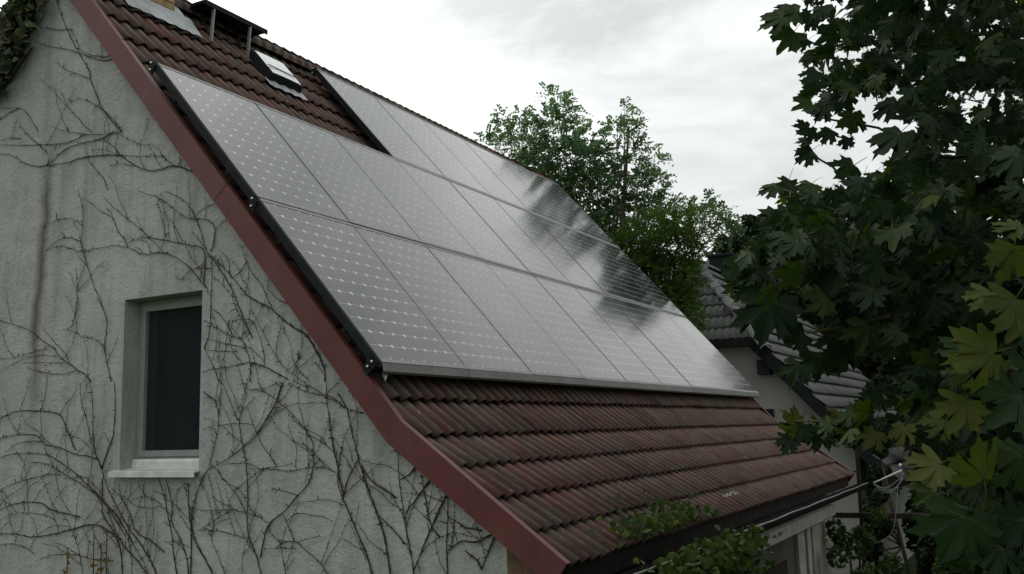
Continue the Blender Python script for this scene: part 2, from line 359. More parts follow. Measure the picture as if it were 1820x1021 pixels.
# far gable and side walls close the body
w.add([(XL, 9.45, 0), (XE, 9.45, 0), (XE, 9.45, roof_z(XE)), (BEND[0], 9.45, roof_z(BEND[0])), (XR, 9.45, roof_z(XR)), (XL, 9.45, roof_z(XL))], [(5,4,3,2,1,0)])
w.add([(XL, YW, 0), (XL, 9.45, 0), (XL, 9.45, roof_z(XL)), (XL, YW, roof_z(XL))], [(0,1,2,3)])
w.build('gable_wall', M['stucco'], house)
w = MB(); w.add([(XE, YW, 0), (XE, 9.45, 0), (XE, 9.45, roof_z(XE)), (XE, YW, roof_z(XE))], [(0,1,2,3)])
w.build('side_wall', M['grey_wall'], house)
# brown planks at the gable's foot under the verge
for k, (xa, xb) in enumerate(((1.885, 1.985), (1.99, 2.10))):
    w = MB(); w.prism([(xa, YW-0.012-0.006*k, 0.5), (xb, YW-0.012-0.006*k, 0.5), (xb, YW-0.012-0.006*k, roof_z(xb)), (xa, YW-0.012-0.006*k, roof_z(xa))], (0, 0.05, 0))
    w.build('corner_plank', M['brown_wood'], house)
# window
YF = YW + 0.145
win = MB()
fw = 0.060
def frame_ring(mb, x0, x1, z0, z1, wd_, y0, y1):
    mb.box((x0, y0, z0), (x0+wd_, y1, z1)); mb.box((x1-wd_, y0, z0), (x1, y1, z1))
    mb.box((x0+wd_, y0, z0), (x1-wd_, y1, z0+wd_)); mb.box((x0+wd_, y0, z1-wd_), (x1-wd_, y1, z1))
frame_ring(win, WX0+.002, WX1-.002, WZ0+0.055, WZ1-.002, 0.036, YF, YF+0.07)
window = win.build('window', M['white_pvc'], house); tag(window, 'narrow white framed window with dark panes')
sa = MB(); frame_ring(sa, WX0+.04, WX1-.04, WZ0+.093, WZ1-.04, 0.046, YF-0.012, YF+0.05); sa.build('sash', M['white_pvc'], window)
gp = MB(); gp.box((WX0+.083, YF+.018, WZ0+.136), (WX1-.083, YF+.024, WZ1-.083)); gp.build('pane', M['glass'], window)
rl = MB(); rl.box((WX0+.004, YF-0.035, WZ0+.012), (WX1-.004, YF+.068, WZ0+.053)); rl.prism([(WX0+.004, YF-.036, WZ0+.053), (WX0+.004, YF-.02, WZ0+.075), (WX0+.004, YF-.001, WZ0+.075), (WX0+.004, YF-.001, WZ0+.053)], (WX1-WX0-.008, 0, 0)); rl.build('bottom_rail', M['sill'], window)
cu = MB()
nx = 40
vs = []
for i in range(nx+1):
    x = WX0 + .06 + (WX1-WX0-.12)*i/nx; y = YF+.10+.022*math.sin(i*1.25+math.sin(i*.5))
    vs += [(x, y, WZ0+.45), (x, y, WZ1)]
cu.add(vs, [(2*i, 2*i+2, 2*i+3, 2*i+1) for i in range(nx)], True); cu.build('curtain', M['curtain'], window)
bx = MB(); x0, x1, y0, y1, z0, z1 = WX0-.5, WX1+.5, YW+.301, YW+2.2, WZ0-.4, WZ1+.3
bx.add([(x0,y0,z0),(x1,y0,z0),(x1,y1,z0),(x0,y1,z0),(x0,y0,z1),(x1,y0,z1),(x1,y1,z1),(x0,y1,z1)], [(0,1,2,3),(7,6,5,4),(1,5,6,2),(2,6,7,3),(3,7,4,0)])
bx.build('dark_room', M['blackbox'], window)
si = MB(); xa, xb = WX0-.055, WX1+.012
si.prism([(xa, YF-.03, WZ0+.012), (xa, YW-.055, WZ0-.012), (xa, YW-.055, WZ0-.052), (xa, YW-.047, WZ0-.052), (xa, YW-.047, WZ0-.022), (xa, YF-.03, WZ0-.004)], (xb-xa, 0, 0))
si.build('sill', M['sill'], window)

# roof
TW, TE, WP = 0.282, 0.339, 0.141                   # tile width, exposure, wave pitch
def wave(u): return 0.040 * (0.5 + 0.5*math.cos(2*math.pi*(u - WP/2)/WP))**1.15 - 0.040
def tile_geo(wid, L, u0=0.0, seg=7, lift=0.046, thick=0.012):
    n = max(2, int(round(seg*wid/WP))); vs = []; fs = []
    for j in range(2):
        for i in range(n+1):
            u = wid*i/n; vs.append((u, -L*j, wave(u+u0) + lift*j))
    for i in range(n+1):
        u = wid*i/n; vs.append((u, -L, wave(u+u0) + lift - thick))
    top = [(i, n+1+i, n+2+i, i+1) for i in range(n)]; fr = [(n+1+i, 2*n+2+i, 2*n+3+i, n+2+i) for i in range(n)]
    return vs, top, fr
def tile_mesh(name, mat, wid=TW, L=0.42, u0=0.0):
    mb = MB(); vs, top, fr = tile_geo(wid, L, u0); mb.add(vs, top, True)
    mb.f += fr; mb.sm += [False]*len(fr)
    return mb.mesh(name, mat)
def rows_main():                                   # (lower edge s, kick?)
    out = []
    k = 0
    while 1.759 - 0.339*k > S_RIDGE + 0.05: out.append((1.759 - 0.339*k, False)); k += 1
    out.append((S_RIDGE + 0.40, False)) if False else None
    for s in (0.127, 0.446, 0.763, 1.072, SK_EAVE): out.append((s, True))
    return out
dk = MB()
pts = [on_roof(S_RIDGE, 0, -.085), on_roof(S_BEND, 0, -.085), on_kick(SK_EAVE-.03, 0, -.085)]
for a, b in zip(pts, pts[1:]):
    dk.add([(a[0], Y0+.01, a[2]), (b[0], Y0+.01, b[2]), (b[0], Y1-.01, b[2]), (a[0], Y1-.01, a[2])], [(0,1,2,3)])
a = RIDGE - .06*np.array([0,0,1]); b = RIDGE + VL*LEN_L - NL*.06
dk.add([(a[0], Y0+.01, a[2]), (a[0], Y1-.01, a[2]), (b[0], Y1-.01, b[2]), (b[0], Y0+.01, b[2])], [(0,1,2,3)])
roof = dk.build('roof', M['deck'], house)
YT = 0.0995 - TW                                   # troughs of the wave lie on tile joints
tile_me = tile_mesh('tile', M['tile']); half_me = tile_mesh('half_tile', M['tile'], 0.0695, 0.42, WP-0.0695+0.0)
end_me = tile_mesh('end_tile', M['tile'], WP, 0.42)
field = MB()
EY = np.array([0, 1.0, 0])
def put_tile(me, geo, s, kick, y, single):
    base = on_kick(s, y) if kick else on_roof(s, y)
    dn = VK if kick else V; nn = NK if kick else N
    if kick and s < 0.2: dn = (VK + V)/np.linalg.norm(VK + V); nn = (NK + N)/np.linalg.norm(NK + N); base = base + nn*0.004
    tilt = rng.normal(0, 0.006); rot = rng.normal(0, 0.006)
    ex = EY + dn*rot + nn*tilt*0.5; ex /= np.linalg.norm(ex); ez = np.cross(ex, -dn); ez /= np.linalg.norm(ez); ey = np.cross(ez, ex)
    o = base - nn*0.034 + ey*0.42 + nn*rng.normal(0, 0.0015) + dn*rng.normal(0, 0.004)   # local y = up the slope; lower edge at -L
    Mx = frame_matrix(o - np.array([0,0,0]), ex, ey, ez)
    if single: child_at('tile', me, roof, Mx)
    else:
        vs, top, fr = geo
        wv = [tuple(Mx @ Vector(q)) for q in vs]; field.add(wv, top, True)
        o_ = len(field.v) - len(vs); field.f += [tuple(o_+i for i in q) for q in fr]; field.sm += [False]*len(fr)
geo_full = tile_geo(TW, 0.42); geo_half = tile_geo(0.0695, 0.42, WP-0.0695); geo_end = tile_geo(WP, 0.42)
n_single = 0
for s, kick in rows_main():
    vis_low = kick or s > 1.6
    upper = (not kick) and s < -1.9
    for c in range(0, 34):
        y = 0.0995 + TW*c
        last = c == 33
        single = (vis_low and n_single < 300) or (upper and c < 11) or (not kick and c == 0)
        n_single += single
        put_tile(end_me if last else tile_me, geo_end if last else geo_full, s, kick, y, single)
    put_tile(half_me, geo_half, s, kick, Y0, False)
s = 0.3
while s < LEN_L + 0.3:                             # the far slope
    for c in range(34):
        y = 0.0995 + TW*c; o = RIDGE + VL*(s-0.40); Mx = frame_matrix((o[0], y + TW, o[2]), -EY, -VL, NL)
        vs, top, fr = geo_full; field.add([tuple(Mx @ Vector(q)) for q in vs], top, True)
    s += TE
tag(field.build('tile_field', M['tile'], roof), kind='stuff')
# ridge tiles
n_rt = 28; L_rt = (Y1 - Y0 + .06)/n_rt
rb = MB(); vs = []; fs = []; ns = 9
for j, (yy, rr) in enumerate(((0, .108), (L_rt+.05, .122))):
    for i in range(ns):
        a = R(-22 + 224*i/(ns-1)); vs.append((rr*math.cos(a)*1.15, yy, rr*math.sin(a)*.82))
for i in range(ns-1): fs.append((i, i+1, ns+i+1, ns+i))
rb.add(vs, fs, True); rb.add([vs[ns+i] for i in range(ns)] + [(vs[ns+i][0]*.9, vs[ns+i][1], vs[ns+i][2]*.88) for i in range(ns)], [(i, i+1, ns+i+1, ns+i) for i in range(ns-1)])
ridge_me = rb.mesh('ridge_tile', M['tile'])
for k in range(n_rt):
    if 0.5 < Y0 + L_rt*k < 1.0: continue
    Mx = Matrix.Translation((XR-.01, Y1 + .03 - L_rt*(k+1), ZR - .035 + rng.normal(0, .003))) @ Matrix.Rotation(rng.normal(0, .01), 4, 'Z')
    child_at('ridge_tile', ridge_me, roof, Mx)
# verge boards: sheets of red metal, one length after another
def board(pa, pb, na, nb, y0, y1, wdt=0.168, lip=0.055, top=0.014, ext=0.0):
    mb = MB(); a, b = np.array(pa), np.array(pb)
    def sec(p, n):
        t = p + n*top; l = p + n*(top - wdt)
        return [(t[0], y1, t[2]), (t[0], y0, t[2]), (l[0], y0, l[2]), (l[0], y0 + .012, l[2]), (t[0] - n[0]*.012, y0 + .012, t[2] - n[2]*.012), (t[0] - n[0]*.012, y1, t[2] - n[2]*.012)]
    A, B = sec(a, na), sec(b, nb)
    mb.add(A + B, [(i, (i+1) % 6, 6 + (i+1) % 6, 6 + i) for i in range(6)] + [(5,4,3,2,1,0), (6,7,8,9,10,11)])
    return mb
NB = (N + NK)/np.linalg.norm(N + NK); NB = NB/ (NB @ N)
YB = -0.022
cuts = [S_RIDGE - .05, -2.18, -0.35, S_BEND]
for a, b in zip(cuts, cuts[1:]):
    nb = NB if b == S_BEND else N
    mb = board(on_roof(a, 0), on_roof(b + (0.02 if b != S_BEND else 0), 0), N, nb, YB - (.003 if a == -2.18 else 0), Y0 - .004)
    mb.build('verge_board', M['red'], house)
mb = board(on_kick(0.0, 0), on_kick(SK_EAVE + .005, 0), NB, NK, YB - .003, Y0 - .004); mb.build('verge_board', M['red'], house)
mb = board(RIDGE - NL*.01, RIDGE + VL*LEN_L, NL, NL, YB, Y0 - .004); mb.build('verge_board', M['red'], house)
for a, b, na, nb in ((on_roof(S_RIDGE, 0), on_roof(S_BEND, 0), N, NB), (on_kick(0, 0), on_kick(SK_EAVE, 0), NB, NK)):
    mb = board(a, b, na, nb, Y1 + .012, Y1 - .05, 0.16, top=.012); mb.build('verge_board', M['red'], house)
# eave: fascia, gutter, soffit beam
fa = MB(); e = on_kick(SK_EAVE, 0)
fa.prism([(2.17, Y0+.02, 2.43), (2.215, Y0+.02, 2.43), (2.215, Y0+.02, 2.60), (2.17, Y0+.02, 2.62)], (0, Y1-Y0-.04, 0)); fa.build('fascia_board', M['dark_brown'], house)
def gutter_mesh(xc, zc, r, y0, y1):
    mb = MB(); vs = []; ns = 11
    for yy in (y0, y1):
        for rr in (r, r-.006):
            for i in range(ns):
                a = R(180 + 180*i/(ns-1)); vs.append((xc + rr*math.cos(a), yy, zc + rr*math.sin(a)))
    fs = []
    for i in range(ns-1):
        fs += [(i, i+1, 2*ns+i+1, 2*ns+i), (ns+i+1, ns+i, 3*ns+i, 3*ns+i+1)]
    mb.add(vs, fs, True)
    for yy, o in ((y0, 0), (y1, 2*ns)): mb.add([vs[o+i] for i in range(ns)], [tuple(range(ns))])
    return mb
gm = gutter_mesh(2.385, 2.45, 0.075, 0.05, 9.62); gutter = gm.build('gutter', M['dark_zinc'], house)
bd = MB(); bd.tube([(2.462, 0.04 + i*.4, 2.466 + .004*math.sin(i*1.7)) for i in range(25)], 0.008, 8); bd.build('gutter_bead', M['gutter_rim'], gutter)
for k in range(12):
    hk = MB(); hk.bar((2.31, .5+.8*k, 2.463), (2.465, .5+.8*k, 2.468), .022, .004); hk.build('gutter_bracket', M['dark_zinc'], gutter)
sf = MB(); sf.prism([(1.915, Y0+.1, 2.18), (2.09, Y0+.1, 2.06), (2.13, Y0+.1, 2.09), (2.13, Y0+.1, 2.22), (1.915, Y0+.1, 2.24)], (0, 8.75, 0)); sf.build('soffit_beam', M['pale_board'], house)
so_ = MB(); so_.add([(1.915, Y0+.1, 2.42), (2.20, Y0+.1, 2.42), (2.20, Y1-.1, 2.42), (1.915, Y1-.1, 2.42)], [(3,2,1,0)]); so_.build('soffit', M['dark_brown'], house)
for k, (ya, yb, xo) in enumerate(((7.25, 7.62, .05), (7.66, 7.80, .075), (7.84, 8.02, .045), (8.06, 8.42, .06), (8.45, 9.40, .05))):
    pb = MB(); pb.box((XE+.004, ya, 0.2), (XE + xo, yb, 2.17)); pb.build('corner_board', M['pale_board'], house)
sw = MB(); frame_ring_y = sw
sw.box((XE+.004, 5.3, 0.7), (XE+.03, 6.7, 1.75)); sw.build('dark_opening', M['dark_brown'], house)  # dark slab standing in for a dark opening in the side wall
# chimney of yellow brick with lead apron
CX0, CX1, CY0, CY1 = -2.74, -2.262, 0.58, 1.172
zb = on_roof(-3.287, 0)[2]
cm = MB(); cm.box((CX0+.006, CY0+.006, zb-.9), (CX1-.006, CY1-.006, zb+1.0)); chim = cm.build('chimney', M['mortar'], house)
bm_ = MB(); bm_.box((0, 0, 0), (.012, .225, .06)); brick_me = bm_.mesh('brick', M['brick'])
bm_ = MB(); bm_.box((0, 0, 0), (.012, .108, .06)); brick_h = bm_.mesh('half_brick', M['brick'])
for r in range(13):
    z = zb - .10 + r*.073
    for face in range(4):
        L = (CY1-CY0) if face % 2 == 0 else (CX1-CX0)
        p = 0.0; first = r % 2
        while p < L - .03:
            full = L - p > .23 and not (first and p == 0)
            ln = .225 if full else .108
            if p + ln > L + .002: break
            if face == 0: Mx = Matrix.Translation((CX1-.006, CY0+p, z))
            elif face == 2: Mx = Matrix.Translation((CX0-.006, CY0+p, z))
            elif face == 1: Mx = Matrix.Translation((CX1-p, CY0-.006, z)) @ Matrix.Rotation(R(90), 4, 'Z')
            else: Mx = Matrix.Translation((CX1-p, CY1-.006, z)) @ Matrix.Rotation(R(90), 4, 'Z')
            child_at('brick', brick_me if full else brick_h, chim, Mx); p += ln + .010
def roof_sheet(mb, pts, h0, smooth=True):          # pts: rows of (s, y, h)
    rows = [[on_roof(s, y, h) for s, y, h in row] for row in pts]; n = len(rows[0]); vs = [q for r_ in rows for q in r_]
    mb.add(vs, [(j*n+i, j*n+i+1, (j+1)*n+i+1, (j+1)*n+i) for j in range(len(rows)-1) for i in range(n-1)], smooth)
fl = MB(); ys = np.linspace(0.48, 1.36, 40)
roof_sheet(fl, [[(s0 + (s1 - s0)*t_, y, (.020 + .22*wave(y-.0995)) * t_ + .035*(1-t_)) for y in ys] for t_, s0, s1 in [(t_, -3.30, -3.0) for t_ in (0, .5, 1)]], 0)
up = [(CX1+.012, y, zb + .03) for y in (.50, 1.20)]; lo_ = [on_roof(-3.30, y, .036) for y in (.50, 1.20)]
fl.add([lo_[0], lo_[1], up[1], up[0]], [(0,1,2,3)])
roof_sheet(fl, [[(s_, y, .03) for y in (1.172, 1.30)] for s_ in (-3.58, -3.3)], 0)
fl.build('lead_apron', M['lead'], chim)
# roof hatch
H0, H1, HS0, HS1 = 2.06, 2.52, -3.13, -2.71
def rh(s, y, h): return on_roof(s, y, h)
cb = MB(); vs = []
for h, o in ((-.04, .03), (.075, 0.0)):
    vs += [rh(HS0-o, H0-o, h), rh(HS1+o, H0-o, h), rh(HS1+o, H1+o, h), rh(HS0-o, H1+o, h)]
cb.add(vs, [(0,1,5,4),(1,2,6,5),(2,3,7,6),(3,0,4,7),(4,5,6,7)]); hatch = cb.build('roof_hatch', M['black_metal'], house)
gl = MB(); rows = []
roof_sheet(gl, [[(HS0 + .015 + (HS1-HS0-.03)*t_, H0+.015 + (H1-H0-.03)*i/6, .086 + .012*math.sin(math.pi*i/6)*math.sin(math.pi*(.1+.8*t_))) for i in range(7)] for t_ in (0,.25,.5,.75,1)], 0)
gl.build('hatch_glass', M['skylight_glass'], hatch)
hb = MB(); a = rh(HS0+.28, H0+.02, .1); b = rh(HS0+.30, H1-.03, .1); hb.bar(a, b, .008, .006); hb.build('glazing_bar', M['black_metal'], hatch)
ap = MB(); roof_sheet(ap, [[(s_, y, .016 + .25*wave(y-.0995)) for y in np.linspace(1.99, 2.56, 30)] for s_ in (HS1+.01, -2.57)], 0); ap.build('hatch_apron', M['lead'], hatch)
# sweep's step beside the chimney
st = empty('roof_step', (-2.22, 1.87, 2.3 + G)); tag(st, 'dark metal chimney sweep step on four legs by the ridge', 'roof step')
sp = MB(); zt = 2.60 + G; sp.box((-2.335, 1.43, zt), (-2.12, 2.30, zt+.028)); sp.box((-2.335, 1.43, zt-.022), (-2.322, 2.30, zt)); sp.box((-2.133, 1.43, zt-.022), (-2.12, 2.30, zt)); sp.build('tread', M['black_metal'], st)
for y in (1.56, 2.06):
    lg = MB(); lg.bar((-2.14, y, zt-.02), (-2.14, y - .03, on_roof(-3.10, 0)[2] - .02), .035, .012); lg.build('leg', M['zinc'], st)
    lg = MB(); lg.bar((-2.31, y + .02, zt-.02), (-2.31, y + .02, ZR - .21), .035, .012); lg.build('leg', M['black_metal'], st)

# ------------------------------------------------------------------ solar array
PU, PH, G1, G2 = 1.05, 1.559, 0.0709, 0.0814
CP = PU/8; CS = 0.1282; CV = 0.1258; CH = 0.0138
LIPT, LIPB, FH = 0.030, 0.034, 0.046
cell_poly = [(-CS/2+CH, -CV/2), (CS/2-CH, -CV/2), (CS/2, -CV/2+CH), (CS/2, CV/2-CH), (CS/2-CH, CV/2), (-CS/2+CH, CV/2), (-CS/2, CV/2-CH), (-CS/2, -CV/2+CH)]
cb = MB(); cb.add([(x, y, .0006) for x, y in cell_poly], [tuple(range(8))]); cell_me = cb.mesh('cell', M['cell'])
cg = MB()
CPV = PH/12
for i in range(8):
    for j in range(12):
        cg.add([(x + (i+.5)*CP, y - (j+.5)*CPV, .0006) for x, y in cell_poly], [tuple(range(8))])
grid_me = cg.mesh('cell_grid', M['cell'])
bs = MB(); bs.box((.004, -PH+.002, -.006), (PU-.004, -.002, 0)); back_me = bs.mesh('backsheet', M['backsheet'])
fm = MB()
for y0, y1 in ((0, LIPT), (-PH-LIPB, -PH)): fm.box((.001, y0, -FH), (PU-.001, y1, .0035))
fm.box((.003, -PH, -FH), (.009, 0, .002)); fm.box((PU-.009, -PH, -FH), (PU-.003, 0, .002))
frame_me = fm.mesh('frame', M['frame'])
def Rowtop(r): return {3: 0.0, 2: -(PH + G2), 1: -(2*PH + G1 + G2)}[r]
ordn = ['first', 'second', 'third', 'fourth', 'fifth', 'sixth', 'seventh', 'eighth', 'ninth']
rown = {1: 'top', 2: 'middle', 3: 'bottom'}
for r in (3, 2, 1):
    for c in range(9):
        if r == 1 and c < 3: continue
        o = O3 + V*Rowtop(r) + EY*PU*c + N*rng.normal(0, .0012)
        tl = rng.normal(0, .0011); n2 = N + EY*tl; n2 /= np.linalg.norm(n2); up_ = -V; ex = np.cross(up_, n2); ex /= np.linalg.norm(ex); n2 = np.cross(ex, up_)
        Mx = frame_matrix(o, ex, up_, n2)
        p = empty('solar_module', None, Mx)
        lab = (f'solar panel, {ordn[c]} from the verge board in the {rown[r]} row' if r > 1 else f'solar panel, {ordn[c-3]} from the tile gap in the top row')
        tag(p, lab, 'solar panel', 'solar panels on the roof')
        child_at('frame', frame_me, p, Mx.copy())
        b = child_at('backsheet', back_me, p, Mx.copy())
        big = c <= 3 if r > 1 else c <= 4
        if big:
            for i in range(8):
                for j in range(12):
                    child_at('cell', cell_me, b, Mx @ Matrix.Translation(((i+.5)*CP, -(j+.5)*CPV, 0)))
        else: tag(child_at('cell_grid', grid_me, b, Mx.copy()), kind='stuff')
rack = empty('mounting_rack', (0, 0, G)); tag(rack, 'black metal mounting rails and brackets under the solar panels', 'mounting rack')
def sl(v, y, h): q = O3 + V*v + N*h; return (q[0], y, q[2])
for r, ya in ((1, 3*PU), (2, 0), (3, 0)):
    t = Rowtop(r)
    for f_ in (.22, .78):
        rl = MB(); rl.bar(sl(t+PH*f_, ya+.005, -FH-.024), sl(t+PH*f_, 9*PU+.02, -FH-.024), .04, .044, up=N); rl.build('rail', M['black_metal'], rack)
    sr = MB(); a = sl(t-.03, ya-.012, -.028); b = sl(t+PH+.028, ya-.012, -.028); sr.bar(a, b, .018, .056, up=N); sr.build('dark_side_cover', M['black_metal'], rack)  # black bar added over the panel frame's side so that it stays dark
    bk = MB(); bk.prism([sl(t-.075, ya-.036, -.005), sl(t+.0, ya-.036, -.012), sl(t+.035, ya-.036, -.085), sl(t-.03, ya-.036, -.085)], (0, .012, 0)); bk.build('bracket', M['black_metal'], rack)
    for q in ((-.040, -.020), (-.005, -.062)):
        bo = MB(); c0 = sl(t+q[0], ya-.04, q[1]); bo.tube([c0, (c0[0], c0[1]-.008, c0[2])], .009, 8); bo.build('bolt', M['bolt'], rack)
t = PH
for c in range(9):
    et = MB(); a, b = PU*c + .003, PU*(c+1) - .003
    et.add([sl(t+.035, a, .001), sl(t+.035, b, .001), sl(t+.082, b, -.030), sl(t+.082, a, -.030), sl(t+.082, b, -.052), sl(t+.082, a, -.052)], [(0,3,2,1), (3,5,4,2)]); et.build('eave_trim', M['trim'], rack)
bt = MB(); bt.bar(sl(t+.0, -.03, -FH-.034), sl(t+.0, 9*PU+.04, -FH-.034), .05, .06, up=N); bt.build('rail', M['black_metal'], rack)
bk = MB(); bk.prism([sl(t-.06, -.036, -.02), sl(t+.035, -.036, -.03), sl(t+.035, -.036, -.12), sl(t-.01, -.036, -.13)], (0, .012, 0)); bk.build('bracket', M['black_metal'], rack)
for q in ((.0, -.03), (.0, -.075)):
    bo = MB(); c0 = sl(t+q[0], -.042, q[1]); bo.tube([c0, (c0[0], c0[1]-.008, c0[2])], .009, 8); bo.build('bolt', M['bolt'], rack)
hk = MB(); a = np.array(sl(t+.04, .08, -.09)); hk.prism([a, a + EY*.075, a + EY*.04 + V*.04 - N*.035], (0.004, 0, 0.003)); hk.build('hook', M['bolt'], rack)
for r in (1, 2, 3):
    for c in range(0, 10, 2):
        if r == 1 and c < 3: continue
        hk = MB(); hk.bar(sl(Rowtop(r)+PH*.78+.02, max(.12, c*PU-.05), -FH-.04), sl(Rowtop(r)+PH*.78+.05, max(.12, c*PU-.05), -.16), .04, .008, up=EY); hk.build('hook', M['black_metal'], rack)

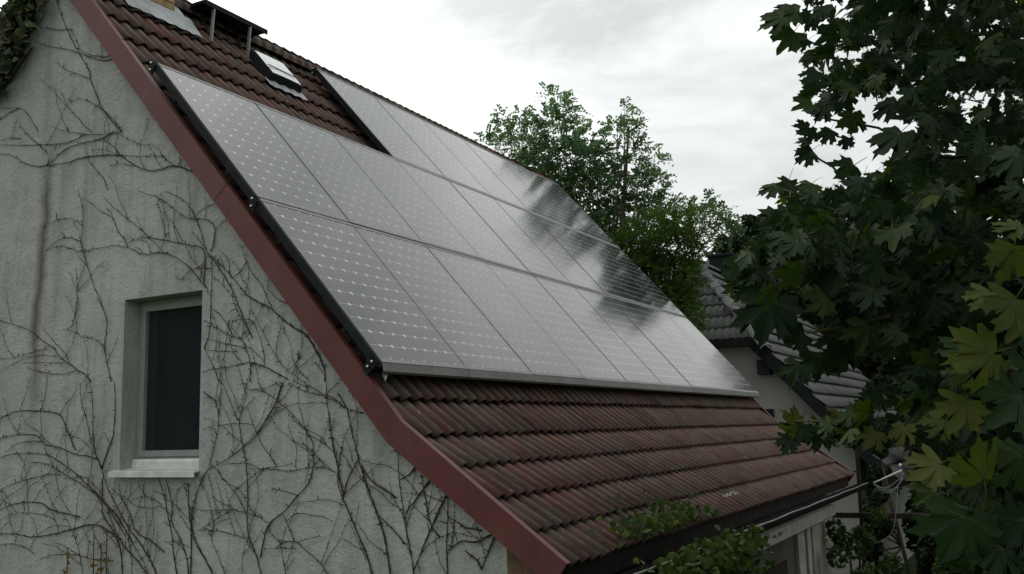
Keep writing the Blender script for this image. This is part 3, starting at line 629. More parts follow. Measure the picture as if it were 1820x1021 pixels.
# ------------------------------------------------------------------ bare creeper on the gable
VINES = {
 (0, 0, 2.984): [
  [(290,-20),(345,130),(385,220),(430,300),(470,370),(480,420),(510,500),(545,580),(600,650),(645,700)],
  [(130,180),(235,240),(370,265),(470,300),(540,320),(610,310)], [(370,155),(400,200),(430,270),(520,300),(600,295)],
  [(205,140),(300,160),(350,155),(385,160)], [(290,320),(350,370),(420,395),(480,420)], [(215,420),(270,470),(330,540),(400,610),(450,670),(490,705)],
  [(370,550),(400,530),(450,530),(520,565),(580,610),(640,680),(640,700)], [(-30,575),(105,575),(150,610),(180,660),(200,700)],
  [(275,670),(340,695),(440,710),(530,715),(600,705)], [(-30,770),(160,770),(300,765),(380,750),(440,715)],
  [(-30,815),(60,825),(130,865),(210,885),(270,860),(330,805),(400,770),(460,755),(540,735),(610,700)],
  [(610,700),(680,740),(750,765),(820,775),(870,830),(910,870),(1020,910)], [(540,735),(600,775),(640,825),(720,880),(790,905),(850,900),(905,880),(960,885),(1020,912)],
  [(480,790),(560,800),(650,825),(750,830),(870,828)], [(580,880),(640,868),(700,880)], [(210,885),(340,865),(450,835),(560,825),(650,825)],
  [(450,770),(470,850),(510,900),(550,950),(570,1010)], [(-30,660),(60,590),(100,575)], [(0,745),(70,735),(110,735)], [(100,660),(150,720),(200,760),(250,815)],
  [(160,170),(205,130),(235,70)], [(830,660),(880,710),(930,780)], [(690,450),(730,490),(780,560)]],
 (0, 340, 2.984): [
  [(410,-10),(430,60),(440,150),(430,260),(440,320),(465,400),(500,510),(540,600),(565,700),(555,820),(565,900),(590,1010)],
  [(225,190),(270,165),(350,143),(410,160),(440,190)], [(240,320),(300,265),(360,245),(400,255),(430,270)],
  [(240,318),(310,292),(380,305),(430,320),(540,300),(610,290),(680,300),(760,335),(850,325),(920,345),(1000,400),(1050,460),(1090,510)],
  [(545,20),(600,85),(680,150),(760,215),(800,245),(900,265),(1000,285),(1070,300),(1090,350),(1085,440),(1080,490)],
  [(560,90),(590,120),(620,200),(660,260),(680,300)], [(680,280),(720,250),(800,245)], [(830,30),(850,110),(880,250)],
  [(730,0),(850,40),(930,100),(1000,145),(1060,145),(1120,165),(1140,210),(1130,280),(1120,320)],
  [(880,0),(960,40),(1010,90),(1040,150),(1070,230),(1090,310),(1120,350),(1170,420),(1230,520),(1270,620),(1300,700),(1340,780)],
  [(1120,340),(1200,420),(1260,490),(1330,570),(1420,610),(1480,660),(1550,720),(1610,750),(1650,800),(1700,890),(1725,970),(1720,1010)],
  [(1120,350),(1125,450),(1120,560),(1115,700),(1100,790),(1080,830)], [(930,450),(960,470),(1000,430),(1050,405),(1120,410)],
  [(400,405),(410,500),(405,600),(390,690),(370,725)], [(330,735),(380,740),(430,770),(500,785),(540,810),(560,850)],
  [(-30,680),(80,710),(170,745),(220,790),(280,830),(320,880),(400,940),(460,980),(480,1015)], [(-30,890),(60,885),(140,865),(200,845),(250,840)],
  [(-30,970),(60,920),(150,880),(230,870),(300,880)], [(130,910),(250,910),(340,910)], [(140,935),(210,955),(270,970),(340,970),(400,950)],
  [(1170,320),(1210,360),(1220,440),(1230,460),(1280,420),(1310,370)], [(1130,450),(1180,500),(1230,560),(1260,640),(1290,700),(1280,790)],
  [(1080,680),(1140,720),(1210,760),(1280,790),(1310,850),(1330,930),(1325,1010)], [(1110,610),(1160,650),(1200,700),(1230,760)],
  [(1080,780),(1160,800),(1230,815),(1300,830)], [(1090,840),(1160,850),(1260,850)], [(1075,960),(1130,945),(1220,930),(1320,910),(1390,925),(1460,960),(1530,1000)],
  [(1210,685),(1290,680),(1340,690),(1370,760),(1400,860),(1400,930)], [(1330,620),(1370,700),(1420,800),(1460,870),(1510,940)],
  [(1470,690),(1530,780),(1550,880),(1570,930),(1640,1005)], [(1510,960),(1560,920),(1600,870)], [(1650,900),(1690,930),(1720,975)],
  [(1080,830),(1110,890),(1140,950),(1160,1010)], [(1420,520),(1470,570),(1530,600)], [(900,140),(950,230),(970,270)], [(1270,550),(1330,560),(1400,610)]],
 (0, 680, 2.984): [
  [(470,0),(490,80),(495,300),(510,390),(540,460)], [(605,0),(610,120),(600,280),(560,390),(540,460)], [(425,0),(430,100),(460,200),(485,330)],
  [(-30,210),(60,160),(150,150),(260,155),(320,175),(350,240),(380,310),(400,360)], [(-30,305),(70,280),(150,275),(200,285),(240,330),(300,340),(400,380),(470,390),(520,410)],
  [(30,370),(80,330),(160,310),(230,315)], [(-30,410),(60,380),(150,375),(250,385),(330,430),(400,480),(470,550),(560,640),(640,740),(700,850)],
  [(160,425),(240,430),(330,480),(430,540),(500,590),(580,680),(650,790)], [(-30,600),(40,550),(150,515),(250,490),(320,490)],
  [(-30,700),(40,655),(130,635),(220,640),(260,670),(330,690),(420,710)], [(-30,750),(60,700),(150,690),(260,710),(300,750),(310,800)],
  [(-30,800),(90,805),(180,820),(300,800),(400,775),(480,755),(530,760),(580,790),(640,830)], [(-30,870),(60,855),(140,880),(180,910)],
  [(210,940),(280,915),(400,915),(480,935),(600,945)], [(540,460),(570,560),(620,660),(680,770),(740,850),(800,950),(840,1050)],
  [(540,510),(545,600),(545,700),(600,790),(640,900),(650,1050)], [(630,540),(640,600),(690,700),(720,790),(800,840),(870,900)],
  [(840,510),(870,600),(890,700),(910,800),(920,900),(940,1040)], [(880,520),(915,660),(910,740),(960,840),(990,940),(1000,1040)],
  [(690,630),(760,605),(830,630),(860,650)], [(1000,530),(1000,640),(1010,750),(1015,850),(1010,1040)],
  [(1080,490),(1050,570),(1020,680),(1020,780),(1050,870),(1100,960),(1140,1040)], [(1080,490),(1110,460),(1200,410),(1280,350),(1340,300),(1400,220),(1460,110),(1500,0)],
  [(1310,0),(1300,90),(1270,200),(1280,300),(1300,400),(1310,500),(1315,620),(1310,720),(1320,820),(1360,920),(1390,1040)], [(1110,440),(1140,330),(1160,200),(1140,100),(1080,50)],
  [(1180,0),(1220,100),(1260,200)], [(1075,190),(1120,195),(1190,240),(1240,290),(1290,320)],
  [(1320,40),(1390,45),(1450,80),(1510,130),(1570,190),(1630,270),(1660,330),(1660,440),(1640,530),(1580,600),(1510,680),(1430,750),(1400,830),(1380,930)],
  [(1310,130),(1350,240),(1390,330),(1440,400),(1470,450)], [(1580,265),(1640,280),(1700,310),(1750,350)], [(1530,0),(1600,40),(1690,65),(1760,80),(1820,130)],
  [(1730,0),(1735,100),(1745,180),(1760,290),(1780,400),(1800,500),(1820,600)], [(1440,460),(1540,470),(1620,455),(1720,450),(1780,480)], [(1310,570),(1350,520),(1400,460),(1430,450)],
  [(1440,560),(1520,580),(1580,600)], [(1550,650),(1640,630),(1750,625),(1820,650)], [(1040,675),(1140,680),(1220,675),(1300,690),(1370,715),(1420,745)],
  [(1050,785),(1140,730),(1220,680)], [(1060,785),(1150,785),(1230,805),(1300,830)], [(1430,790),(1480,835),(1560,845),(1620,890),(1680,940),(1760,1040)],
  [(1380,880),(1480,880),(1570,880)], [(1150,470),(1210,540),(1270,620),(1300,690)], [(1500,700),(1540,790),(1560,845)], [(700,850),(760,950),(790,1040)],
  [(650,790),(690,880),(700,1040)], [(330,690),(380,780),(420,900),(440,1040)], [(480,755),(520,850),(560,960),(580,1040)], [(560,640),(600,760),(650,860),(740,960),(790,1040)],
  [(1320,820),(1290,900),(1280,1040)], [(1140,730),(1120,830),(1160,930),(1200,1040)], [(1480,835),(1500,930),(1520,1040)]],
 (600, 600, 2.4246): [
  [(0,240),(40,310),(60,400),(90,520),(130,650),(170,760),(200,850),(230,1040)], [(20,470),(0,620),(40,730),(80,830),(130,950),(150,1040)],
  [(260,480),(265,600),(280,720),(300,850),(320,950),(330,1040)], [(100,550),(150,620),(210,660),(250,690)], [(270,610),(310,590),(340,550)],
  [(360,590),(380,700),(400,800),(440,860)], [(475,680),(475,780),(470,900),(475,1040)], [(480,920),(530,880),(600,880),(650,855),(680,840)],
  [(290,760),(350,680),(400,610)], [(550,920),(600,960),(620,1000)], [(50,310),(110,325)], [(180,770),(250,840),(290,890)], [(480,775),(560,820),(620,830)],
  [(620,1000),(660,900),(680,850)], [(330,1000),(370,900),(400,830),(440,740),(470,680)], [(90,520),(50,600),(20,700)]],
}
def smooth_line(p, step):
    p = [np.array(q, float) for q in p]; out = []
    for i in range(len(p)-1):
        a, b, c, d = p[max(i-1,0)], p[i], p[i+1], p[min(i+2,len(p)-1)]
        n = max(2, int(np.linalg.norm(c-b)/step))
        for k in range(n):
            t = k/n; out.append(.5*((2*b)+(c-a)*t+(2*a-5*b+4*c-d)*t*t+(-a+3*b-3*c+d)*t**3))
    out.append(p[-1]); return out
vine = empty('bare_creeper', (-1, 0.05, 2.4)); tag(vine, 'leafless creeper stems spreading over the white stucco gable', 'creeper')
for (ox, oy, sc), lines in VINES.items():
    for ln in lines:
        px = smooth_line([(ox + a/sc, oy + b/sc) for a, b in ln], 5)
        pts = []
        for i, q in enumerate(px):
            q3 = on_y(q[0] + rng.normal(0, .35), q[1] + rng.normal(0, .35), YW - .010)
            if WX0-.03 < q3[0] < WX1+.02 and WZ0-.06 < q3[2] < WZ1+.01: q3 = None
            if q3 is not None: pts.append(q3)
        if len(pts) < 3: continue
        mb = MB(); n = len(pts); long = n > 28
        base = (.0060 if ox else .0050 if oy == 680 and long else .0042 if long else .0030) * rng.uniform(.8, 1.2)
        rad = [base*(.50 + .50*i/n)*rng.uniform(.75, 1.3) for i in range(n)]
        mb.tube(pts, rad, 5)
        for i in range(1, n-1):
            if rng.random() < .30:                 # buds, hold-fasts and short dead spurs
                t = pts[i+1]-pts[i-1]; t /= (np.linalg.norm(t)+1e-9); sd = np.array([t[2], 0, -t[0]])*rng.choice((-1, 1))
                L = rng.choice((.014, .022, .035, .07), p=(.45, .3, .17, .08))
                d = sd*rng.uniform(.6, 1) + t*rng.normal(0, .5) + np.array([0, -rng.uniform(0, .4), .3])
                d /= np.linalg.norm(d); e1 = pts[i] + d*L*.6 + np.array([0, 0, L*.12]); e2 = pts[i] + d*L
                mb.tube([pts[i], e1, e2], [.0034, .0030, .0032 if L < .03 else .0014], 4)
        for i in range(2, n-2):                    # thin side shoots that wander up the wall
            if rng.random() < (.11 if oy >= 600 else .07):
                a = rng.uniform(.2, 1.2)*rng.choice((-1, 1)) + math.pi/2; L = rng.uniform(.10, .62); q = pts[i].copy(); tw = [q]; wob_ = rng.normal(0, 1.2)
                for k in range(int(L/.03)):
                    a += rng.normal(0, .13) + wob_*.05 + (math.pi/2 - a)*.05; q = q + np.array([math.cos(a), 0, math.sin(a)])*.03
                    if (WX0-.04 < q[0] < WX1+.03 and WZ0-.08 < q[2] < WZ1+.02) or q[2] > roof_z(q[0]) - .1: break
                    tw.append(q)
                if len(tw) > 2:
                    mb.tube(tw, [.0024*(1-.5*k/len(tw)) for k in range(len(tw))], 4)
                    for q in tw[1:]:
                        if rng.random() < .5: d = np.array([rng.normal(), -.5, rng.normal()]); d /= np.linalg.norm(d); mb.tube([q, q + d*.011], [.0035, .0022], 4)
        mb.build('stem', M['stem'], vine)

# ------------------------------------------------------------------ leaves
def maple_outline():
    h = [(0, 1.0), (.06, .84), (.20, .80), (.16, .66), (.21, .50), (.32, .58), (.36, .74), (.44, .62), (.62, .62), (.52, .48), (.60, .36), (.46, .28), (.40, .21), (.52, .16), (.62, .02), (.44, .0), (.36, -.13), (.17, -.08), (.03, .0)]
    return h + [(-x, y) for x, y in reversed(h[1:])]
def maple_geo(curl, fold, seed):
    rg = np.random.default_rng(seed); ol = []
    for i, (x, y) in enumerate(maple_outline()):
        k = .035 if i else .0; ol.append((x*(1+.08*math.sin(seed*1.7+y*3)) + rg.normal(0, k), y + rg.normal(0, k) + .05*x*math.sin(seed)))
    z = lambda x, y: -curl*.6*(x*x + (y-.1)**2) + fold*abs(x) + .05*math.sin(4*x + seed)*(y-.1) + .04*math.sin(5*y + 2*seed)*x
    vs = [(0, .08, 0.0)] + [(x, y, z(x, y)) for x, y in ol]
    n = len(ol); fs = [(0, 1+(i+1) % n, 1+i) for i in range(n)]
    pv = [(-.013, .06, .002), (.013, .06, .002), (.011, -.30, .06), (-.011, -.30, .06), (.009, -.65, -.03), (-.009, -.65, -.03)]
    o = len(vs); vs += pv; fs += [(o, o+1, o+2, o+3), (o+3, o+2, o+4, o+5)]
    return np.array(vs), fs
MAPLE_P = ((.25, .10), (.12, -.14), (.55, .05), (.30, .32), (.7, -.1), (.15, .2), (.4, -.28), (.9, .15))
MAPLE = [maple_geo(c, f, k+1) for k, (c, f) in enumerate(MAPLE_P)]
maple_me = {}
M['vein'] = simple('leaf_vein', (0.048, 0.066, 0.022), 0.6)
for mk in ('maple', 'maple_lit'):
    maple_me[mk] = []
    for (vs, fs), (vs_c, vs_f) in zip(MAPLE, MAPLE_P):
        mb = MB(); mb.add(vs, fs, True); nf0 = len(mb.f)
        for ti in (0, 6, 8, 14, 31, 29, 23):       # midrib and lobe veins lie along the fan's edges
            tp_ = vs[1+ti]; b0 = vs[0]; d_ = tp_ - b0; nr = np.array([-d_[1], d_[0], 0]); nr /= np.linalg.norm(nr); up_v = np.array([0, 0, .004])
            e_ = b0 + d_*.85
            mb.add([b0 - nr*.007 + up_v, b0 + nr*.007 + up_v, e_ + nr*.0015 + up_v, e_ - nr*.0015 + up_v], [(0, 1, 2, 3)])
        me_ = mb.mesh('leaf', M[mk]); me_.materials.append(M['vein'])
        me_.polygons.foreach_set('material_index', [0]*nf0 + [1]*(len(mb.f)-nf0)); maple_me[mk].append(me_)
def rnd_unit():
    v = rng.normal(size=3); return v/np.linalg.norm(v)
def leaf_matrix(p, size, tip, nrm):
    ey = np.array(tip, float); ey /= np.linalg.norm(ey); ez = np.array(nrm, float); ez -= ey*(ez @ ey); ez /= np.linalg.norm(ez); ex = np.cross(ey, ez)
    return np.stack([ex*size, ey*size, ez*size], 1)
def inside(poly, x, y):
    c = False; n = len(poly); j = n-1
    for i in range(n):
        xi, yi = poly[i]; xj, yj = poly[j]
        if (yi > y) != (yj > y) and x < (xj-xi)*(y-yi)/(yj-yi)+xi: c = not c
        j = i
    return c
CXA, CYA, CZA = WM[:, 0], WM[:, 1], WM[:, 2]       # camera axes in the world (right, down, forward)

# ------------------------------------------------------------------ maple beside the house
maple = empty('maple_tree', (6.3, 1.6, 0)); tag(maple, 'big leaved maple tree beside the house eaves', 'tree')
tk = MB()
tk.tube([(6.3, 1.6, -.1), (6.25, 1.55, 1.5), (6.1, 1.5, 3.0), (6.0, 1.45, 4.6), (5.9, 1.5, 6.5), (5.8, 1.5, 8.5)], [.24, .19, .16, .13, .09, .04], 10)
trunk = tk.build('trunk', M['bark'], maple)
leaves = []                                        # (pos, 3x3, variant, light?, pixel size)
def add_leaf(px, py, D, size, light=False, tip=None, nrm=None, hero=False):
    p = at_depth(px, py, D)
    if tip is None:
        tip = -CXA*rng.uniform(-.1, 1.0) + CYA*rng.uniform(.1, 1.0) - CZA*rng.uniform(-.4, .6) + rnd_unit()*.5
    if nrm is None:
        nrm = np.array([0, 0, 1])*rng.uniform(.3, 1.0) - CZA*rng.uniform(-.5, 1.1) + rnd_unit()*.55
    leaves.append((p, leaf_matrix(p, size, tip, nrm), int(rng.integers(8)), light, size/D))
def img_dir(deg):                                  # a direction in the picture plane, 0 = right, 90 = up
    return CXA*math.cos(R(deg)) - CYA*math.sin(R(deg))
# leaves that stand out singly: px, py of the leaf's middle, width in px, tip direction, depth, light
HERO = [(1375,35,60,200,5.2,0),(1405,75,55,250,5.3,0),(1400,15,60,160,5.3,0),(1440,105,40,230,5.4,0),(1440,150,36,220,5.4,0),(1428,190,46,200,5.2,0),(1460,200,44,240,5.2,0),(1512,218,52,260,5.3,0),(1505,255,30,260,5.4,0),
 (1425,228,34,170,5.2,0),(1440,236,34,190,5.2,0),(1470,242,36,240,5.2,0),(1430,275,42,210,5.2,0),(1428,250,30,180,5.2,0),(1500,300,60,200,5.0,0),(1580,250,80,215,4.8,0),(1575,190,56,210,5.1,0),
 (1368,330,46,180,5.0,0),(1398,333,40,250,5.0,0),(1430,335,46,210,5.0,0),(1415,370,36,180,5.0,0),(1380,395,70,190,4.8,0),(1345,450,70,200,4.8,1),(1330,500,76,200,4.8,1),(1420,430,80,230,4.6,0),(1360,565,105,250,4.3,0),(1410,600,60,200,4.6,0),
 (1450,650,66,250,4.6,0),(1410,660,56,230,4.6,0),(1500,640,66,280,4.6,0),(1540,600,70,260,4.4,0),(1480,610,60,240,4.6,0),
 (1410,745,52,120,4.4,1),(1420,770,46,250,4.4,0),(1450,780,50,250,4.4,0),(1395,790,40,230,4.4,0),(1490,745,60,160,4.3,1),(1520,735,44,60,4.3,1),(1475,775,44,280,4.4,0),(1560,770,66,270,4.3,0),(1600,760,60,280,4.3,0),(1530,785,50,230,4.3,0),(1550,700,48,160,4.4,0),(1620,720,56,200,4.2,1),(1590,700,50,160,4.4,0),
 (1730,640,130,200,2.9,1),(1700,670,60,220,3.0,1),(1780,560,110,230,2.9,1),(1790,470,95,250,2.9,1),(1790,405,80,190,3.0,1),(1740,535,70,225,3.2,1),(1700,740,95,240,3.0,1),(1780,720,120,210,2.8,0),(1640,830,95,190,2.9,1),(1735,815,120,110,2.7,1),(1800,840,110,240,2.7,0),(1690,900,110,170,2.9,0),
 (1700,960,150,250,2.6,0),(1760,1000,110,235,2.6,0),(1640,880,70,200,3.1,0),(1800,950,120,230,2.6,0),(1690,620,70,180,3.4,0),(1810,640,100,150,2.9,0),(1660,760,70,210,3.4,1),(1790,280,70,200,3.6,0),(1730,250,60,190,3.8,0)]
for px, py, wpx, ang, D, li in HERO:
    size = wpx*D/FPX/1.05*(.80 if px > 1620 and py > 380 else .95)
    tip = img_dir(ang + rng.normal(0, 8)) - CZA*rng.uniform(-.1, .45)
    nrm = -CZA*rng.uniform(.7, 1.0) + np.array([0, 0, 1])*rng.uniform(.35, .9) + rnd_unit()*.25
    add_leaf(px - .35*wpx*math.cos(R(ang)), py + .35*wpx*math.sin(R(ang)), D, size, bool(li), tip, nrm)
ZONES = [
 ([(1440,-40),(1434,60),(1442,150),(1490,185),(1535,160),(1600,150),(1625,200),(1610,262),(1575,300),(1640,335),(1850,345),(1850,-40)], 760, 4.6, 7.8, .10, .15, .0),
 ([(1395,352),(1480,335),(1570,300),(1850,330),(1850,640),(1640,655),(1560,610),(1500,575),(1440,545),(1390,520),(1330,525),(1310,470),(1375,400)], 1150, 4.2, 7.4, .095, .15, .05),
 ([(1650,640),(1850,630),(1850,1060),(1660,1060),(1690,960),(1700,840),(1640,770),(1610,710)], 520, 3.8, 6.5, .085, .135, .05),
 ([(1420,752),(1490,735),(1560,705),(1640,700),(1640,775),(1560,785),(1490,785),(1430,790)], 34, 4.0, 5.0, .09, .13, .25),
 ([(1300,470),(1390,380),(1460,380),(1460,540),(1390,510),(1330,540)], 120, 4.4, 6.4, .09, .13, .4),
 ([(1850,-300),(2500,-300),(2500,1100),(1850,1100)], 1300, 3.0, 8.0, .12, .17, .1),
 ([(1480,-300),(1850,-300),(1850,-40),(1440,-40)], 420, 4.6, 7.6, .12, .17, .05),
]
for poly, n, d0, d1, s0, s1, pl in ZONES:
    xs = [q[0] for q in poly]; ys = [q[1] for q in poly]; k = 0
    while k < n:
        x, y = rng.uniform(min(xs), max(xs)), rng.uniform(min(ys), max(ys))
        if inside(poly, x, y):
            add_leaf(x, y, rng.uniform(d0, d1), rng.uniform(s0, s1)/1.05, rng.random() < pl); k += 1
order = sorted(range(len(leaves)), key=lambda i: -leaves[i][4])
cr_mb = {'maple': MB(), 'maple_lit': MB()}
cr_first = MB(); 
def tri_leaf(i, mb):
    p, m3, v, li, _ = leaves[i]; vs, fs = MAPLE[v]; mb.add(vs @ m3.T + p, fs, True)
inframe = lambda p: (lambda c: c[2] > 0 and -20 < 910+FPX*c[0]/c[2] < 1840 and -20 < 510.5+FPX*c[1]/c[2] < 1040)(WM.T @ (p - CAM))
single = []; rest = []
for i in order: (single if len(single) < 290 and inframe(leaves[i][0]) else rest).append(i)
for i in rest: tri_leaf(i, cr_mb['maple_lit' if leaves[i][3] else 'maple'])
crown = cr_mb['maple'].build('crown', M['maple'], maple); tag(crown, kind='stuff')
tag(cr_mb['maple_lit'].build('lit_leaves', M['maple_lit'], crown), kind='stuff')
for i in single:
    p, m3, v, li, _ = leaves[i]; Mx = Matrix.Identity(4)
    for r in range(3):
        for c in range(3): Mx[r][c] = m3[r, c]
        Mx[r][3] = p[r]
    child_at('leaf', maple_me['maple_lit' if li else 'maple'][v], crown, Mx)
# branches reach from the trunk to the leaf sprays
BR = [[(2200,300,6.5),(1900,250,6.2),(1700,280,5.8),(1560,230,5.6),(1450,210,5.4)], [(2200,300,6.5),(1900,80,6.2),(1650,70,6.0),(1450,80,5.5),(1390,40,5.3)],
 [(2200,420,6.3),(1900,420,5.8),(1650,400,5.4),(1550,355,5.2),(1480,300,5.2),(1440,270,5.2)], [(1900,420,5.8),(1650,430,5.3),(1480,370,5.0),(1380,335,5.0)], [(1650,430,5.3),(1500,450,4.9),(1370,470,4.8),(1320,490,4.8)],
 [(2200,600,5.6),(1900,640,4.8),(1700,730,4.5),(1560,745,4.4),(1480,752,4.35),(1410,748,4.4)], [(2100,700,4.2),(1900,660,3.4),(1820,660,3.0),(1740,640,2.95)], [(2100,700,4.2),(1900,840,3.2),(1800,850,2.9),(1720,840,2.8)],
 [(1900,640,4.8),(1650,560,4.8),(1520,580,4.6),(1440,590,4.6)], [(1650,70,6.0),(1560,120,5.8),(1470,150,5.5)]]
for b in BR:
    pts = smooth_line([at_depth(*q) for q in b], .12); n = len(pts)
    pts = [p + rng.normal(0, .008, 3) for p in pts]
    mb = MB(); mb.tube(pts, [.022*(1-i/n)+.0042 for i in range(n)], 6); mb.build('branch', M['twig'], maple)
for z in ((6.1, 1.5, 3.0), (6.0, 1.45, 4.6), (5.95, 1.5, 5.6)):
    for b in BR[:4]:
        mb = MB(); q = at_depth(*b[0]); mb.tube([z, (np.array(z)+q)/2 + np.array([0, 0, .1]), q], [.06, .045, .03], 6)
    mb.build('branch', M['bark'], maple)

# ------------------------------------------------------------------ feathery trees behind the house
def frond(mb, base, dirv, L, n, lw, droop=.35):
    d = np.array(dirv, float); d /= np.linalg.norm(d); sd = np.cross(d, [0, 0, 1]); sd /= (np.linalg.norm(sd)+1e-6)
    sd = sd*rng.uniform(.5, 1) + rnd_unit()*.45; sd /= np.linalg.norm(sd)
    vs = []; fs = []
    for i in range(n):
        t = (i+.6+rng.normal(0, .15))/n; c = np.array(base) + d*L*t - np.array([0, 0, 1])*droop*L*t*t
        for s in (-1, 1):
            o = sd*s + d*.5 + rnd_unit()*.55; o /= np.linalg.norm(o); w = np.cross(o, d); w /= (np.linalg.norm(w)+1e-6); w2 = np.cross(w, o)*lw*.30
            a = c; e = c + o*lw*(1-.3*t); mid = (a+e)/2; k = len(vs)
            vs += [a, mid + w2, e, mid - w2]; fs.append((k, k+1, k+2, k+3))
    mb.add(vs, fs)
def feathery_tree(name, label, lobes, ybase, yspread, mat, base, n_per, L, wind, trunk_r=.16, group=None):
    t = empty(name, base); tag(t, label, 'tree', group)
    tk = MB(); top = on_y(lobes[len(lobes)//3][0], lobes[len(lobes)//3][1], ybase)
    tk.tube([base, (base[0]+.1, base[1], base[2]+2), (np.array(base)*.4 + top*.6) + np.array([.1, 0, 0]), top], [trunk_r, trunk_r*.85, trunk_r*.5, .02], 8)
    hub = np.array(base)*.45 + top*.55
    cw = MB()
    for (px, py, rp) in lobes:
        c = on_y(px, py, ybase + rng.uniform(-yspread, yspread)*.6); dep = (WM.T @ (c - CAM))[2]; r = rp*dep/FPX
        tk.tube([hub, hub*.4 + c*.6 + rnd_unit()*.15, c + np.array([0, 0, r*.5])], [.035, .018, .005], 5)
        n = int(n_per * (rp/50.0)**2) + 6
        for _ in range(n):
            q = rnd_unit(); q = q*rng.uniform(.35, 1)**.5; p = c + q*np.array([r, min(yspread, r*1.4), r])
            dv = q*.7 + np.array(wind) + rnd_unit()*.5
            frond(cw, p, dv, L*rng.uniform(.7, 1.25), int(rng.integers(5, 9)), L*.27)
    tk.build('trunk', M['bark'], t); cw.build('crown', M[mat], t)
    return t
LOB_A = [(985,178,17),(1000,200,24),(990,245,42),(935,222,24),(938,262,36),(893,215,13),(905,250,20),(872,250,18),(1045,262,34),(1060,300,42),(1110,200,14),(1098,235,20),(1118,225,14),(1145,275,20),(1165,285,14),(1000,300,56),(960,290,40),(1080,340,46),(1115,310,30),(1150,335,26),(1172,330,16),(1040,360,56),(1100,395,44),(1140,375,28),(1185,365,16),(1262,362,12),(1280,380,14),(1255,385,16),(1288,400,16),(1298,415,10),(1258,412,14),(1225,375,12),(1060,420,46),(980,370,60),(930,330,50),(1000,430,70),(1080,470,60)]
feathery_tree('robinia_tree', 'tall feathery tree rising behind the solar roof ridge', LOB_A, 12.6, 1.2, 'robinia', (-3.2, 12.0, 0), 165, .30, (.35, 0, .25))
LOB_B = [(1150,410,36),(1190,400,32),(1225,405,30),(1130,450,50),(1190,450,52),(1220,440,26),(1160,500,52),(1200,500,40),(1226,490,18),(1180,545,42),(1205,548,30),(1240,560,16),(1120,500,50)]
feathery_tree('bushy_tree', 'dense yellow green bushy tree between the two houses', LOB_B, 11.6, 0.9, 'bushy', (-1.6, 11.6, 0), 430, .20, (.1, 0, .15), .1)
def leafy_mass(mb, c, r, n, size, stretch=(1,1,1)):
    for _ in range(n):
        q = rnd_unit()*rng.uniform(.45, 1)**.5; p = np.array(c) + q*np.array(stretch)*r; nn = q + rnd_unit()*.7 + np.array([0, 0, .4])
        m3 = leaf_matrix(p, size*rng.uniform(.6, 1.3), rnd_unit() - np.array([0, 0, .4]), nn)
        vs = np.array([(0, -.5, 0), (.3, 0, .06), (0, .6, 0), (-.3, 0, .06)]); mb.add(vs @ m3.T + p, [(0, 1, 2, 3)])
def clump_tree(name, label, base, lobes, n, size, mat, cat='tree', group=None, trunk=.14):
    t = empty(name, base); tag(t, label, cat, group); tk = MB(); cw = MB()
    top = np.array(lobes[0][0])
    tk.tube([base, (np.array(base)*.5+top*.5), top], [trunk, trunk*.7, trunk*.25], 7)
    for c, r in lobes:
        tk.tube([np.array(base)*.5+top*.5, np.array(c)], [trunk*.4, .015], 5); k = max(3, int(6*r))
        for _ in range(k):
            q = rnd_unit()*rng.uniform(.3, .85); leafy_mass(cw, np.array(c)+q*r, r*.42, int(n/k), size)
    tk.build('trunk', M['bark'], t); cw.build('crown', M[mat], t); return t
p = on_y(1345, 400, 42.0)
def px_lobes(L, y): return [(tuple(on_y(a, b, y + rng.uniform(-.6, .6))), r_) for a, b, r_ in L]
clump_tree('far_tree', 'dark far tree top above the neighbouring chimney', (p[0], 42, 0), px_lobes([(1340,470,1.6),(1345,398,.6),(1330,418,.9),(1368,402,.7),(1308,445,1.1),(1380,430,1.2),(1290,470,1.2),(1360,440,1.3),(1318,408,.5)], 42), 620, .34, 'conifer')
clump_tree('garden_tree', 'dark leafy tree beyond the neighbouring roof edge', (4.8, 19, 0), [((4.4, 19, 3.6), 1.9), ((5.6, 18.5, 2.4), 1.7), ((3.9, 19, 5.2), 1.6), ((5.8, 19.5, 5.0), 1.9), ((7.5, 19, 3.5), 2.2), ((7.2, 19, 6.0), 2.0)], 1500, .26, 'conifer')
clump_tree('backing_tree', 'dark tree standing behind the neighbouring roof slope', (2.6, 27, 0), px_lobes([(1560,480,1.6),(1480,470,1.3),(1430,500,1.2),(1500,540,1.3),(1570,560,1.5),(1640,540,1.6),(1640,640,1.6),(1720,600,1.7),(1720,500,1.7),(1800,560,1.8),(1553,640,1.2),(1600,690,1.2),(1530,600,1.1),(1660,720,1.3),(1443,570,1.0),(1420,545,1.0),(1460,600,.9)], 27), 1500, .30, 'conifer')
clump_tree('garden_conifer', 'dark conifer beside the neighbouring eave end', (3.4, 15.5, 0), px_lobes([(1720,640,.9),(1680,700,.9),(1760,700,1.0),(1700,780,1.0),(1790,780,1.1),(1660,840,.6),(1700,880,.9),(1780,880,1.1),(1650,930,.45),(1700,980,1.0),(1800,980,1.1),(1830,640,1.2)], 15.5), 1300, .17, 'conifer')
clump_tree('garden_shrub', 'dark evergreen shrub behind the pergola beam', (3.5, 11.2, 0), [((3.5, 11.2, 1.2), .8), ((4.2, 11.0, 1.7), .8), ((4.9, 10.8, 1.3), .9), ((5.7, 10.8, 2.1), .9), ((4.4, 11.4, .7), .8)], 900, .12, 'conifer', 'shrub')
